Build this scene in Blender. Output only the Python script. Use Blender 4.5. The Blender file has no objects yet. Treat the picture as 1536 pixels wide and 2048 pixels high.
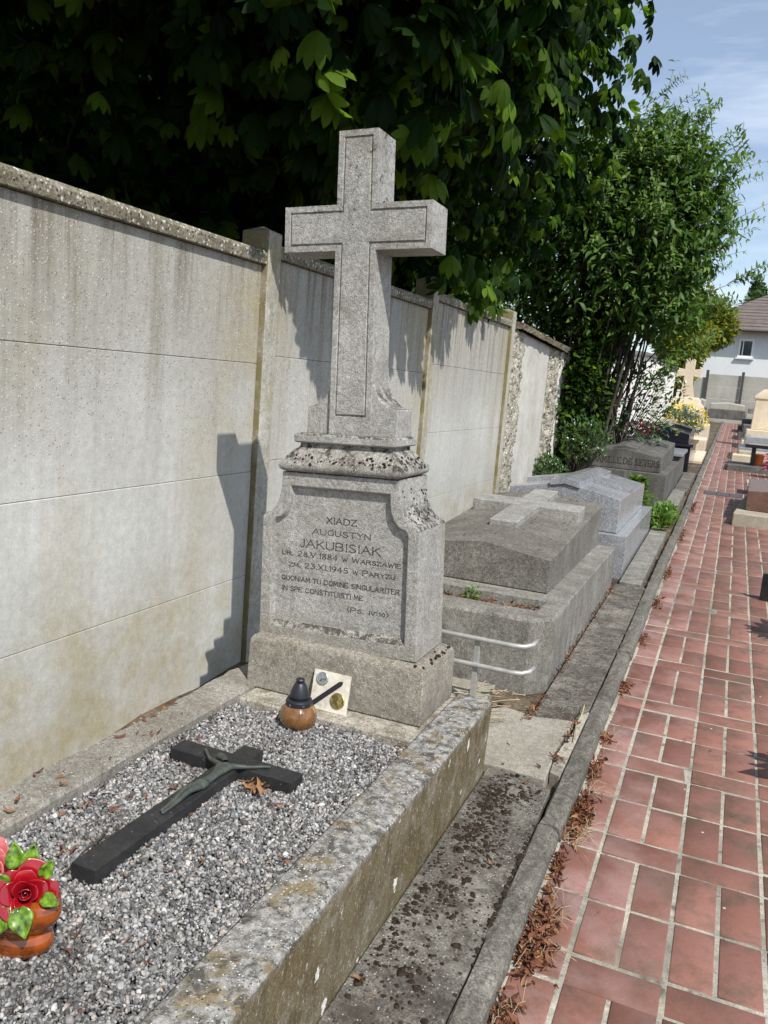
import bpy, bmesh, math, random
import numpy as np
from mathutils import Vector, Matrix

rng = np.random.default_rng(7)
random.seed(7)
SC = bpy.context.scene
COL = SC.collection
S = 0.0243                      # the cemetery ground climbs gently away from the viewer
def gz(y): return S * y

# ------------------------------------------------------------------ camera, sky, sun, exposure
CAM_POS = Vector((2.0468, 0.0, 1.4773))
YAW, PITCH, ROLL, FPX = 0.3868, 0.1586, 0.0810, 1657.0
fw = Vector((-math.sin(YAW) * math.cos(PITCH), math.cos(YAW) * math.cos(PITCH), -math.sin(PITCH)))
rt = Vector((math.cos(YAW), math.sin(YAW), 0.0))
up = rt.cross(fw)
r2 = math.cos(ROLL) * rt + math.sin(ROLL) * up
u2 = -math.sin(ROLL) * rt + math.cos(ROLL) * up
cam_data = bpy.data.cameras.new("camera")
cam = bpy.data.objects.new("camera", cam_data)
COL.objects.link(cam)
cam.matrix_world = Matrix(((r2.x, u2.x, -fw.x, CAM_POS.x), (r2.y, u2.y, -fw.y, CAM_POS.y),
                           (r2.z, u2.z, -fw.z, CAM_POS.z), (0, 0, 0, 1)))
cam_data.sensor_fit = 'VERTICAL'
cam_data.sensor_height = 24.0
cam_data.lens = 24.0 * FPX / 2048.0
cam_data.clip_start = 0.02
cam_data.clip_end = 3000.0
SC.camera = cam

SUN_DIR = Vector((1.0, -0.85, 1.56)).normalized()      # towards the sun
sun_data = bpy.data.lights.new("sun", 'SUN')
sun_data.energy = 4.6
sun_data.angle = math.radians(0.5)
sun_data.color = (1.0, 0.955, 0.89)
sun = bpy.data.objects.new("sun", sun_data)
sun.rotation_euler = SUN_DIR.to_track_quat('Z', 'Y').to_euler()
sun.location = (6, -6, 12)
COL.objects.link(sun)

world = bpy.data.worlds.new("World")
SC.world = world
world.use_nodes = True
wn, wl = world.node_tree.nodes, world.node_tree.links
bg = wn["Background"]
sky = wn.new("ShaderNodeTexSky")
sky.sky_type = 'NISHITA'
sky.sun_disc = False
sky.sun_elevation = math.asin(SUN_DIR.z)
sky.sun_rotation = math.atan2(SUN_DIR.x, SUN_DIR.y)
sky.altitude = 100
sky.air_density = 1.0
sky.dust_density = 0.7
sky.ozone_density = 1.6
wtc = wn.new("ShaderNodeTexCoord")
wmap = wn.new("ShaderNodeMapping")
wmap.inputs['Rotation'].default_value = (0.35, 0.5, 0.3)
wmap.inputs['Scale'].default_value = (1.6, 6.0, 9.0)
wno = wn.new("ShaderNodeTexNoise")
wno.inputs['Scale'].default_value = 1.6
wno.inputs['Detail'].default_value = 7
wno.inputs['Roughness'].default_value = 0.62
wrm = wn.new("ShaderNodeMapRange")
wrm.inputs[1].default_value = 0.42
wrm.inputs[2].default_value = 0.85
wrm.inputs[3].default_value = 0.14
wrm.inputs[4].default_value = 0.75
wmx = wn.new("ShaderNodeMixRGB")
wmx.inputs[2].default_value = (8.2, 8.9, 9.8, 1)
wl.new(wtc.outputs['Generated'], wmap.inputs['Vector'])
wl.new(wmap.outputs[0], wno.inputs['Vector'])
wl.new(wno.outputs['Fac'], wrm.inputs[0])
wl.new(wrm.outputs[0], wmx.inputs[0])
wl.new(sky.outputs[0], wmx.inputs[1])
wl.new(wmx.outputs[0], bg.inputs['Color'])
bg.inputs['Strength'].default_value = 0.125

SC.view_settings.view_transform = 'Standard'
SC.view_settings.look = 'None'
SC.view_settings.exposure = 0.22
SC.view_settings.gamma = 1.0
SC.view_settings.use_curve_mapping = False
try:
    SC.cycles.max_bounces = 8
    SC.cycles.transparent_max_bounces = 8
    SC.cycles.sample_clamp_indirect = 6.0
except Exception:
    pass

# ------------------------------------------------------------------ object helpers
def tag(o, label=None, cat=None, group=None, kind=None):
    if label: o["label"] = label
    if cat: o["category"] = cat
    if group: o["group"] = group
    if kind: o["kind"] = kind
    return o

def empty(name, loc, label=None, cat=None, group=None, rot=None):
    o = bpy.data.objects.new(name, None)
    COL.objects.link(o)
    o.location = loc
    if rot: o.rotation_euler = rot
    o.empty_display_size = 0.1
    return tag(o, label, cat, group)

def world_loc(o):
    v = Vector(o.location)
    while o.parent:
        o = o.parent
        v = v + Vector(o.location)
    return v

def link_mesh(name, me, mat, parent=None, smooth=False, local=False, origin=None, bevel=0.0, segs=2):
    """local: the mesh is already in its parent's space; else it is in world space and is moved to the parent's"""
    if mat is not None:
        me.materials.append(mat)
    o = bpy.data.objects.new(name, me)
    COL.objects.link(o)
    if parent is not None:
        o.parent = parent
        if not local:
            me.transform(Matrix.Translation(-world_loc(parent)))
    elif origin is not None:
        me.transform(Matrix.Translation(-Vector(origin)))
        o.location = origin
    if smooth:
        for p in me.polygons: p.use_smooth = True
    if bevel > 0:
        b = o.modifiers.new("bevel", 'BEVEL')
        b.width = bevel; b.segments = segs; b.limit_method = 'ANGLE'
        b.angle_limit = math.radians(35)
        if segs > 1:
            for p in me.polygons: p.use_smooth = True
            try: b.harden_normals = True
            except Exception: pass
    return o

class MB:
    def __init__(self): self.v = []; self.f = []
    def add(self, vs, fs):
        n = len(self.v)
        self.v += [tuple(p) for p in vs]
        self.f += [tuple(i + n for i in f) for f in fs]
        return self
    def box(self, x0, x1, y0, y1, z0, z1, fn=None):
        vs = [(x0,y0,z0),(x1,y0,z0),(x1,y1,z0),(x0,y1,z0),(x0,y0,z1),(x1,y0,z1),(x1,y1,z1),(x0,y1,z1)]
        if fn: vs = [fn(*p) for p in vs]
        return self.add(vs, [(0,3,2,1),(4,5,6,7),(0,1,5,4),(1,2,6,5),(2,3,7,6),(3,0,4,7)])
    def prism(self, pts, fn0, fn1):
        """outline of (a, b); fn0 / fn1 place it as the near and the far cap; the near cap faces its viewer when pts run counter-clockwise to them"""
        n = len(pts)
        vs = [fn0(*p) for p in pts] + [fn1(*p) for p in pts]
        fs = [tuple(range(n)), tuple(range(2*n-1, n-1, -1))]
        fs += [((i+1) % n, i, n+i, n+(i+1) % n) for i in range(n)]
        return self.add(vs, fs)
    def tube(self, path, rad, n=8, caps=True):
        path = [Vector(p) for p in path]
        if not hasattr(rad, '__len__'): rad = [rad]*len(path)
        rings = []; prev = None
        for i, p in enumerate(path):
            t = (path[min(i+1, len(path)-1)] - path[max(i-1, 0)]).normalized()
            if prev is None:
                a = t.cross(Vector((0,0,1)))
                if a.length < 1e-3: a = t.cross(Vector((1,0,0)))
                a.normalize()
            else:
                a = (prev - t*prev.dot(t)).normalized()
            prev = a; b = t.cross(a)
            rings.append([p + rad[i]*(math.cos(2*math.pi*k/n)*a + math.sin(2*math.pi*k/n)*b) for k in range(n)])
        vs = [v for r in rings for v in r]; fs = []
        for i in range(len(path)-1):
            for k in range(n):
                fs.append((i*n+k, i*n+(k+1) % n, (i+1)*n+(k+1) % n, (i+1)*n+k))
        if caps:
            fs.append(tuple(range(n-1, -1, -1)))
            fs.append(tuple((len(path)-1)*n+k for k in range(n)))
        return self.add(vs, fs)
    def lathe(self, prof, c=(0,0,0), n=32, sx=1, sy=1, caps=True, fn=None):
        vs = []
        for r, z in prof:
            for k in range(n):
                a = 2*math.pi*k/n
                p = (c[0]+r*sx*math.cos(a), c[1]+r*sy*math.sin(a), c[2]+z)
                vs.append(fn(*p) if fn else p)
        fs = []
        for i in range(len(prof)-1):
            for k in range(n):
                fs.append((i*n+k, i*n+(k+1) % n, (i+1)*n+(k+1) % n, (i+1)*n+k))
        if caps:
            fs.append(tuple(range(n-1, -1, -1)))
            fs.append(tuple((len(prof)-1)*n+k for k in range(n)))
        return self.add(vs, fs)
    def mesh(self, name):
        me = bpy.data.meshes.new(name)
        me.from_pydata(self.v, [], self.f)
        me.validate()
        bm = bmesh.new(); bm.from_mesh(me)
        bmesh.ops.recalc_face_normals(bm, faces=bm.faces)
        bm.to_mesh(me); bm.free()
        return me
    def build(self, name, mat, parent=None, **k):
        return link_mesh(name, self.mesh(name), mat, parent, **k)

def np_mesh(name, V, F, tint=None):
    """V (n,3), F (m,k) arrays -> mesh; tint: a value per vertex, read by the material"""
    me = bpy.data.meshes.new(name)
    k = F.shape[1]
    me.vertices.add(len(V)); me.vertices.foreach_set("co", np.ascontiguousarray(V, dtype=np.float32).ravel())
    me.loops.add(F.size); me.loops.foreach_set("vertex_index", np.ascontiguousarray(F, dtype=np.int32).ravel())
    me.polygons.add(len(F))
    me.polygons.foreach_set("loop_start", np.arange(0, F.size, k, dtype=np.int32))
    me.update(calc_edges=True)
    if tint is not None:
        a = me.attributes.new("tint", 'FLOAT', 'POINT')
        a.data.foreach_set("value", np.ascontiguousarray(tint, dtype=np.float32))
    return me

def scatter(tv, tf, pos, mats, tint=None):
    """copies of a template (tv, tf): pos (k,3), mats (k,3,3) whose columns are the copy's axes"""
    tv = np.asarray(tv, float); tf = np.asarray(tf, int)
    k = len(pos)
    V = np.einsum('kij,nj->kni', mats, tv) + pos[:, None, :]
    F = tf[None] + (np.arange(k)*len(tv))[:, None, None]
    T = None if tint is None else np.repeat(tint, len(tv))
    return V.reshape(-1, 3), F.reshape(-1, tf.shape[1]), T

def frames(fwd, nrm):
    """orthonormal axes with Y along fwd and Z near nrm"""
    fwd = fwd/np.linalg.norm(fwd, axis=1, keepdims=True)
    x = np.cross(fwd, nrm); x /= np.linalg.norm(x, axis=1, keepdims=True)+1e-9
    z = np.cross(x, fwd)
    return np.stack([x, fwd, z], axis=2)

def rand_rot(k):
    q = rng.normal(size=(k, 4)); q /= np.linalg.norm(q, axis=1, keepdims=True)
    w, x, y, z = q.T
    return np.stack([np.stack([1-2*(y*y+z*z), 2*(x*y-z*w), 2*(x*z+y*w)], 1),
                     np.stack([2*(x*y+z*w), 1-2*(x*x+z*z), 2*(y*z-x*w)], 1),
                     np.stack([2*(x*z-y*w), 2*(y*z+x*w), 1-2*(x*x+y*y)], 1)], 1)

def ico(sub=0):
    bm = bmesh.new(); bmesh.ops.create_icosphere(bm, subdivisions=sub, radius=1.0)
    v = np.array([p.co[:] for p in bm.verts]); f = np.array([[q.index for q in g.verts] for g in bm.faces])
    bm.free(); return v, f

# ------------------------------------------------------------------ materials
class NT:
    def __init__(self, name):
        self.m = bpy.data.materials.new(name); self.m.use_nodes = True
        self.n = self.m.node_tree.nodes; self.l = self.m.node_tree.links
        self.bsdf = self.n["Principled BSDF"]; self.out = self.n["Material Output"]
        self.geo = self.n.new("ShaderNodeNewGeometry")
        self.pos = self.geo.outputs['Position']
    def link(self, a, b): self.l.new(a, b)
    def mapped(self, scale=(1,1,1), rot=(0,0,0)):
        m = self.n.new("ShaderNodeMapping")
        m.inputs['Scale'].default_value = scale; m.inputs['Rotation'].default_value = rot
        self.link(self.pos, m.inputs['Vector']); return m.outputs[0]
    def noise(self, scale, detail=4, rough=0.55, vec=None, dist=0.0):
        t = self.n.new("ShaderNodeTexNoise")
        t.inputs['Scale'].default_value = scale; t.inputs['Detail'].default_value = detail
        t.inputs['Roughness'].default_value = rough; t.inputs['Distortion'].default_value = dist
        self.link(vec or self.pos, t.inputs['Vector']); return t.outputs['Fac']
    def voro(self, scale, vec=None, feat='F1'):
        t = self.n.new("ShaderNodeTexVoronoi"); t.feature = feat
        t.inputs['Scale'].default_value = scale
        self.link(vec or self.pos, t.inputs['Vector']); return t
    def rng(self, v, a, b, c=0.0, d=1.0, smooth=False):
        r = self.n.new("ShaderNodeMapRange")
        if smooth: r.interpolation_type = 'SMOOTHSTEP'
        for i, x in enumerate((a, b, c, d)): r.inputs[1+i].default_value = x
        self.link(v, r.inputs[0]); return r.outputs[0]
    def math(self, op, a, b=None):
        m = self.n.new("ShaderNodeMath"); m.operation = op
        for i, x in enumerate((a, b)):
            if x is None: continue
            if isinstance(x, (int, float)): m.inputs[i].default_value = x
            else: self.link(x, m.inputs[i])
        return m.outputs[0]
    def mix(self, fac, a, b, mode='MIX'):
        m = self.n.new("ShaderNodeMixRGB"); m.blend_type = mode
        for i, x in enumerate((fac, a, b)):
            if isinstance(x, (int, float)): m.inputs[i].default_value = x if i == 0 else (x, x, x, 1)
            elif isinstance(x, tuple): m.inputs[i].default_value = x if len(x) == 4 else (*x, 1)
            else: self.link(x, m.inputs[i])
        return m.outputs[0]
    def sep(self, vec=None):
        s = self.n.new("ShaderNodeSeparateXYZ"); self.link(vec or self.pos, s.inputs[0]); return s.outputs
    def attr(self, name):
        a = self.n.new("ShaderNodeAttribute"); a.attribute_name = name; return a.outputs['Fac']
    def bump(self, height, strength, dist=0.003, nrm=None):
        b = self.n.new("ShaderNodeBump"); b.inputs['Strength'].default_value = strength
        b.inputs['Distance'].default_value = dist
        self.link(height, b.inputs['Height'])
        if nrm: self.link(nrm, b.inputs['Normal'])
        self.link(b.outputs[0], self.bsdf.inputs['Normal']); return b.outputs[0]
    def color(self, c):
        if isinstance(c, tuple): self.bsdf.inputs['Base Color'].default_value = c if len(c) == 4 else (*c, 1)
        else: self.link(c, self.bsdf.inputs['Base Color'])
    def set(self, **k):
        for a, v in k.items(): self.bsdf.inputs[a.replace('_', ' ')].default_value = v
        return self.m

def stone(name, a, b, grain=220, gamt=0.35, updirt=None, backalgae=None, specks=(), patches=(), streak=None, bump=0.5, bdist=0.002, rough=0.9, big=3.0, spec=0.3):
    """mottled stone or concrete. specks: (colour, scale, radius, share); patches: (colour, scale, low, high, amount, (z0, z1) or None)"""
    t = NT(name)
    c = t.mix(t.rng(t.noise(big, 6, 0.62), 0.32, 0.68), a, b)
    g = t.noise(grain, 3, 0.7)
    c = t.mix(1.0, c, t.mix(t.rng(g, 0.3, 0.7), 1.0-gamt, 1.0+gamt*0.8), 'MULTIPLY')
    g2 = t.noise(grain*0.30, 5, 0.75)
    c = t.mix(1.0, c, t.mix(t.rng(g2, 0.33, 0.67), 1.0-gamt*0.75, 1.0+gamt*0.65), 'MULTIPLY')
    g3 = t.noise(grain*0.05, 6, 0.7)
    c = t.mix(1.0, c, t.mix(t.rng(g3, 0.33, 0.67), 1.0-gamt*0.42, 1.0+gamt*0.32), 'MULTIPLY')
    if streak:
        col, sc, lo, hi, amt = streak
        s = t.noise(1.0, 6, 0.65, t.mapped((sc, sc, sc*0.07)))
        c = t.mix(t.math('MULTIPLY', t.rng(s, lo, hi), amt), c, col)
    for (col, sc, lo, hi, amt, zr) in patches:
        s = t.rng(t.noise(sc, 8, 0.68, dist=0.4), lo, hi)
        s = t.math('MULTIPLY', s, amt)
        if zr: s = t.math('MULTIPLY', s, t.rng(t.sep()[2], zr[0], zr[1], smooth=True))
        c = t.mix(s, c, col)
    if updirt:      # lichen that settles on ledges and slopes
        nz = t.sep(t.geo.outputs['True Normal'])[2]
        s = t.math('MULTIPLY', t.rng(nz, 0.2, 0.5), t.rng(t.noise(34, 8, 0.75, dist=0.5), 0.44, 0.54, 0, updirt[1]))
        c = t.mix(s, c, updirt[0])
    if backalgae:   # algae on the faces turned away from the path
        ny = t.sep(t.geo.outputs['True Normal'])[1]
        s = t.math('MULTIPLY', t.rng(ny, -0.4, -0.8), t.rng(t.noise(7, 6, 0.7), 0.30, 0.55, 0.25, backalgae[1]))
        c = t.mix(s, c, backalgae[0])
    h = g
    for (col, sc, rad, share) in specks:
        v = t.voro(sc)
        pick = t.math('GREATER_THAN', t.sep(v.outputs['Color'])[0], 1.0-share)
        s = t.math('MULTIPLY', t.rng(v.outputs['Distance'], rad, rad*0.6), pick)
        c = t.mix(s, c, col)
    t.color(c)
    h = t.math('ADD', t.math('MULTIPLY', g, 0.6), t.math('MULTIPLY', g2, 0.8))
    t.bump(h, bump, bdist)
    t.set(Roughness=rough); t.bsdf.inputs['Specular IOR Level'].default_value = spec
    return t.m

def plain(name, col, rough=0.6, metal=0.0, nscale=30, amt=0.25, bump=0.0, spec=0.5, coat=0.0):
    t = NT(name)
    n = t.noise(nscale, 4, 0.6)
    t.color(t.mix(1.0, col, t.mix(t.rng(n, 0.3, 0.7), 1-amt, 1+amt), 'MULTIPLY'))
    if bump: t.bump(n, bump, 0.002)
    t.bsdf.inputs['Coat Weight'].default_value = coat
    t.bsdf.inputs['Specular IOR Level'].default_value = spec
    return t.set(Roughness=rough, Metallic=metal)

def leafmat(name, dark, mid, light, trans=0.35, rough=0.45, spec=0.25):
    t = NT(name)
    at = t.attr("tint")
    c = t.mix(t.rng(at, 0.0, 0.5), dark, mid)
    c = t.mix(t.rng(at, 0.5, 1.0), c, light)
    t.color(c)
    t.set(Roughness=rough); t.bsdf.inputs['Specular IOR Level'].default_value = spec
    tr = t.n.new("ShaderNodeBsdfTranslucent")
    t.link(t.mix(1.0, c, (1.5, 1.6, 0.7), 'MULTIPLY'), tr.inputs['Color'])
    ms = t.n.new("ShaderNodeMixShader"); ms.inputs[0].default_value = trans
    t.link(t.bsdf.outputs[0], ms.inputs[1]); t.link(tr.outputs[0], ms.inputs[2])
    t.link(ms.outputs[0], t.out.inputs[0])
    return t.m

LICH = (0.028, 0.024, 0.02)
M = {}
M['granite_white'] = stone("weathered pale stone", (0.345, 0.335, 0.31), (0.425, 0.415, 0.39), 230, 0.42, ((0.05, 0.045, 0.038), 0.9), None,
    specks=((( .62,.60,.56), 170, 0.30, 0.22), ((0.10,0.095,0.085), 210, 0.28, 0.16), (LICH, 60, 0.16, 0.05)),
    patches=(((0.20,0.18,0.14), 5, 0.50, 0.70, 0.55, None), ((0.12,0.11,0.09), 14, 0.58, 0.72, 0.45, None), ((0.23,0.205,0.15), 3.0, 0.36, 0.5, 0.5, (0.66, 0.55)), (LICH, 28, 0.56, 0.64, 0.8, (1.985, 2.03)), (LICH, 24, 0.56, 0.66, 0.8, (2.235, 2.28))), bump=1.0, bdist=0.005)
M['granite_base'] = stone("weathered grey brown stone", (0.225, 0.203, 0.162), (0.33, 0.31, 0.27), 230, 0.5,
    specks=(((.58,.56,.52), 170, 0.30, 0.16), ((0.09,0.085,0.075), 210, 0.28, 0.18)),
    patches=(((0.13,0.115,0.085), 6, 0.50, 0.72, 0.8, None), (LICH, 22, 0.60, 0.68, 0.7, (0.50, 0.545))), bump=0.8, bdist=0.004)
M['granite_lichen'] = stone("lichen spotted stone", (0.30, 0.285, 0.25), (0.40, 0.385, 0.35), 260, 0.42,
    specks=(((.62,.60,.56), 130, 0.32, 0.25), ((0.07,0.063,0.055), 110, 0.36, 0.22)),
    patches=(((0.13,0.12,0.095), 9, 0.48, 0.66, 0.6, None), (LICH, 26, 0.47, 0.60, 0.92, (1.168, 1.188)), ((0.50,0.48,0.43), 34, 0.60, 0.68, 0.6, None)), bump=1.0, bdist=0.005)
M['ink'] = plain("darkened carved letters", (0.055, 0.047, 0.038), 0.9, amt=0.3, nscale=80)
M['conc_panel'] = None
M['post'] = stone("old concrete post", (0.40, 0.385, 0.33), (0.47, 0.46, 0.42), 150, updirt=((0.12,0.11,0.08), 0.6), backalgae=((0.17,0.14,0.06), 0.9), gamt=0.35,
    specks=(((0.09,0.085,0.07), 60, 0.12, 0.12), ((.65,.63,.58), 110, 0.22, 0.15)),
    streak=((0.235,0.20,0.11), 9, 0.46, 0.66, 0.7),
    patches=(((0.27,0.23,0.11), 6, 0.50, 0.66, 0.65, None), ((0.15,0.135,0.09), 11, 0.52, 0.66, 0.7, (1.2, 2.1))), bump=0.6)
M['coping'] = stone("pebbly concrete coping", (0.19, 0.17, 0.12), (0.30, 0.28, 0.225), 120, 0.5,
    specks=(((.60,.58,.53), 62, 0.42, 0.38), ((0.06,0.055,0.042), 70, 0.42, 0.32)),
    patches=(((0.12,0.105,0.055), 14, 0.48, 0.66, 0.75, None),), bump=1.0, bdist=0.006)
M['kerbtop'] = stone("lichened tomb kerb", (0.20, 0.19, 0.165), (0.30, 0.29, 0.26), 200, 0.5,
    specks=(((.62,.61,.58), 150, 0.34, 0.22), ((0.045,0.042,0.036), 120, 0.34, 0.30), ((.66,.65,.62), 60, 0.20, 0.10)),
    patches=(((0.20,0.155,0.07), 9, 0.53, 0.66, 0.65, None), (LICH, 17, 0.55, 0.66, 0.6, None)), bump=1.0, bdist=0.005)
def kerb_side():
    t = NT("mossy tomb kerb side")
    c = t.mix(t.rng(t.noise(4, 6, 0.65), 0.3, 0.7), (0.13, 0.095, 0.04), (0.19, 0.165, 0.11))
    s = t.noise(1.0, 7, 0.75, t.mapped((20, 20, 8)))
    c = t.mix(t.rng(s, 0.46, 0.68, 0, 0.75), c, (0.055, 0.04, 0.02))
    c = t.mix(t.rng(t.noise(9, 8, 0.75), 0.52, 0.66, 0, 0.8), c, (0.29, 0.27, 0.225))
    sp = t.noise(1.0, 4, 0.75, t.mapped((110, 110, 60)))
    c = t.mix(t.rng(sp, 0.60, 0.66, 0, 0.85), c, (0.50, 0.48, 0.42))
    wv = t.n.new("ShaderNodeVectorMath"); wv.operation = 'ADD'
    t.link(t.mapped((20, 20, 13)), wv.inputs[0])
    nz = t.n.new("ShaderNodeTexNoise"); nz.inputs['Scale'].default_value = 40; nz.inputs['Detail'].default_value = 4; t.link(t.pos, nz.inputs['Vector'])
    sc_ = t.n.new("ShaderNodeVectorMath"); sc_.operation = 'SCALE'; sc_.inputs['Scale'].default_value = 0.9; t.link(nz.outputs['Color'], sc_.inputs[0])
    t.link(sc_.outputs[0], wv.inputs[1])
    v2 = t.voro(1.0, wv.outputs[0]); vc = t.sep(v2.outputs['Color'])
    c = t.mix(t.math('MULTIPLY', t.math('LESS_THAN', v2.outputs['Distance'], t.rng(vc[1], 0, 1, 0.02, 0.30)), t.math('GREATER_THAN', vc[0], 0.90)), c, (0.70, 0.69, 0.65))
    g = t.noise(200, 3, 0.7)
    c = t.mix(1.0, c, t.mix(t.rng(g, 0.3, 0.7), 0.6, 1.4), 'MULTIPLY')
    # the top of the kerb is paler: worn by rain
    c2 = t.mix(t.rng(t.noise(45, 7, 0.8), 0.40, 0.60), (0.10, 0.094, 0.083), (0.40, 0.39, 0.37))
    c2 = t.mix(t.rng(t.noise(11, 8, 0.75), 0.52, 0.60, 0, 0.7), c2, (0.215, 0.16, 0.07))
    c2 = t.mix(t.rng(t.noise(19, 8, 0.75, dist=.5), 0.52, 0.59, 0, 0.85), c2, (0.06, 0.056, 0.05))
    for (sc, rad, sh, col) in ((150, 0.34, 0.2, (0.60,0.59,0.56)), (130, 0.34, 0.22, (0.05,0.047,0.04)), (55, 0.2, 0.1, (0.66,0.65,0.62))):
        v = t.voro(sc)
        c2 = t.mix(t.math('MULTIPLY', t.rng(v.outputs['Distance'], rad, rad*0.6), t.math('GREATER_THAN', t.sep(v.outputs['Color'])[0], 1-sh)), c2, col)
    edge = t.math('ADD', t.sep()[2], t.math('MULTIPLY', t.noise(20, 7, 0.75), 0.07))
    c = t.mix(t.rng(edge, 0.375, 0.405, smooth=True), c, c2)
    t.color(c); t.bump(t.math('ADD', g, t.noise(40, 4, 0.7)), 0.9, 0.004)
    t.set(Roughness=0.95); t.bsdf.inputs['Specular IOR Level'].default_value = 0.15
    return t.m
M['kerb_side'] = kerb_side()
M['ledge'] = stone("grey concrete apron", (0.105, 0.094, 0.078), (0.19, 0.178, 0.152), 150, 0.65,
    specks=(((.48,.47,.43), 140, 0.32, 0.16), ((0.035,0.03,0.026), 90, 0.34, 0.22), ((0.042,0.033,0.025), 42, 0.30, 0.22)),
    patches=(((0.28,0.26,0.22), 6, 0.54, 0.66, 0.7, None), ((0.05,0.042,0.032), 9, 0.50, 0.62, 0.75, None)), bump=0.9, bdist=0.004)
M['slab_pale'] = stone("pale broken concrete", (0.27, 0.25, 0.205), (0.36, 0.34, 0.29), 170, 0.3,
    specks=(((.55,.53,.48), 120, 0.3, 0.14), ((0.09,0.08,0.06), 100, 0.3, 0.14)),
    patches=(((0.15,0.135,0.10), 6, 0.5, 0.7, 0.6, None),), bump=0.7, bdist=0.004)
M['kerbstone'] = stone("grey kerb concrete", (0.115, 0.106, 0.088), (0.18, 0.17, 0.147), 170, 0.65,
    specks=(((.42,.41,.38), 190, 0.3, 0.14), ((0.06,0.055,0.048), 190, 0.3, 0.16)),
    patches=(((0.09,0.085,0.072), 5, 0.5, 0.7, 0.6, None), ((0.26,0.245,0.205), 9, 0.58, 0.72, 0.5, None)), bump=0.6)
M['endslab'] = stone("whitish worn slab", (0.30, 0.275, 0.225), (0.47, 0.44, 0.385), 170, 0.45,
    specks=(((.6,.58,.54), 120, 0.34, 0.2), ((0.08,0.07,0.05), 100, 0.36, 0.22)),
    patches=(((0.14,0.115,0.075), 13, 0.48, 0.62, 0.85, None), ((0.56,0.53,0.47), 9, 0.56, 0.68, 0.7, None)), bump=1.0, bdist=0.005)
M['leftledge'] = stone("pale rough ledge", (0.22, 0.205, 0.175), (0.31, 0.295, 0.26), 200, 0.45,
    specks=(((.55,.53,.49), 140, 0.32, 0.16), ((0.08,0.07,0.06), 110, 0.32, 0.2)),
    patches=(((0.13,0.115,0.085), 8, 0.5, 0.7, 0.6, None),), bump=0.9, bdist=0.004)
M['tombconc'] = stone("washed grey concrete", (0.185, 0.177, 0.155), (0.275, 0.266, 0.238), 190, 0.6,
    specks=(((.46,.45,.42), 190, 0.32, 0.22), ((0.07,0.066,0.058), 170, 0.32, 0.22)),
    patches=(((0.12,0.115,0.095), 4, 0.5, 0.7, 0.65, None), ((0.36,0.35,0.32), 7, 0.56, 0.70, 0.6, None)), streak=((0.10,0.095,0.078), 10, 0.48, 0.68, 0.6), bump=0.8, bdist=0.003)
M['tomblid'] = stone("darkened concrete lid", (0.13, 0.122, 0.104), (0.20, 0.19, 0.167), 190, 0.6,
    specks=(((.42,.41,.38), 190, 0.32, 0.2), ((0.05,0.047,0.042), 170, 0.32, 0.24)),
    patches=(((0.085,0.08,0.065), 5, 0.5, 0.7, 0.6, None),), bump=0.7, bdist=0.003)
M['tombcross'] = stone("paler cross concrete", (0.25, 0.243, 0.222), (0.34, 0.333, 0.31), 190, 0.5,
    specks=(((.5,.49,.46), 170, 0.34, 0.22), ((0.08,0.075,0.066), 170, 0.32, 0.2)), bump=0.7, bdist=0.003)  # a paler tone than the lid, so the raised cross stands out
M['granite_grey'] = stone("speckled grey granite", (0.25, 0.26, 0.28), (0.31, 0.32, 0.335), 190, 0.35,
    specks=(((.55,.56,.58), 150, 0.45, 0.24), ((0.055,0.057,0.065), 160, 0.45, 0.28)), bump=0.03, rough=0.22, big=6, spec=0.5)
M['tombdark'] = stone("soot streaked dark concrete", (0.085, 0.082, 0.075), (0.15, 0.146, 0.135), 160, 0.35,
    specks=(((.36,.35,.33), 140, 0.3, 0.12),), streak=((0.045,0.043,0.04), 9, 0.45, 0.7, 0.7),
    patches=(((0.24,0.235,0.22), 5, 0.56, 0.7, 0.5, None),), bump=0.5)
M['granite_black'] = stone("polished black granite", (0.010, 0.011, 0.016), (0.016, 0.017, 0.024), 200, 0.3, bump=0.0, rough=0.12, spec=0.5)
M['cream'] = stone("clean cream limestone", (0.56, 0.47, 0.34), (0.64, 0.55, 0.42), 120, 0.12, bump=0.2)
M['redgranite'] = stone("brown red granite", (0.13, 0.07, 0.055), (0.18, 0.10, 0.08), 150, 0.35,
    specks=(((.30,.2,.17), 130, 0.4, 0.2), ((0.03,0.025,0.025), 140, 0.4, 0.25)), bump=0.03, rough=0.3)
M['beigeconc'] = stone("beige concrete", (0.33, 0.295, 0.225), (0.42, 0.38, 0.30), 150, 0.25, bump=0.5,
    patches=(((0.2,0.17,0.12), 6, 0.5, 0.7, 0.5, None),))
M['whitewash'] = stone("whitewashed plaster", (0.72, 0.69, 0.66), (0.80, 0.77, 0.74), 40, 0.06, bump=0.3,
    patches=(((0.55,0.5,0.45), 2.5, 0.56, 0.75, 0.5, None),))
M['render'] = stone("grey lime plaster", (0.47, 0.455, 0.415), (0.55, 0.54, 0.50), 60, 0.12, bump=0.5,
    streak=((0.36,0.33,0.25), 3.5, 0.52, 0.75, 0.6), patches=(((0.33,0.29,0.19), 3.5, 0.54, 0.72, 0.5, None),))
M['rubble'] = stone("crumbling rubble stone", (0.42, 0.39, 0.31), (0.60, 0.57, 0.48), 45, 0.4,
    specks=(((0.16,0.14,0.10), 26, 0.42, 0.24), ((.72,.68,.58), 30, 0.4, 0.25)),
    patches=(((0.12,0.105,0.07), 10, 0.56, 0.66, 0.8, None), ((0.32,0.19,0.07), 5, 0.62, 0.74, 0.6, None)), bump=1.0, bdist=0.04, rough=0.95)
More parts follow.
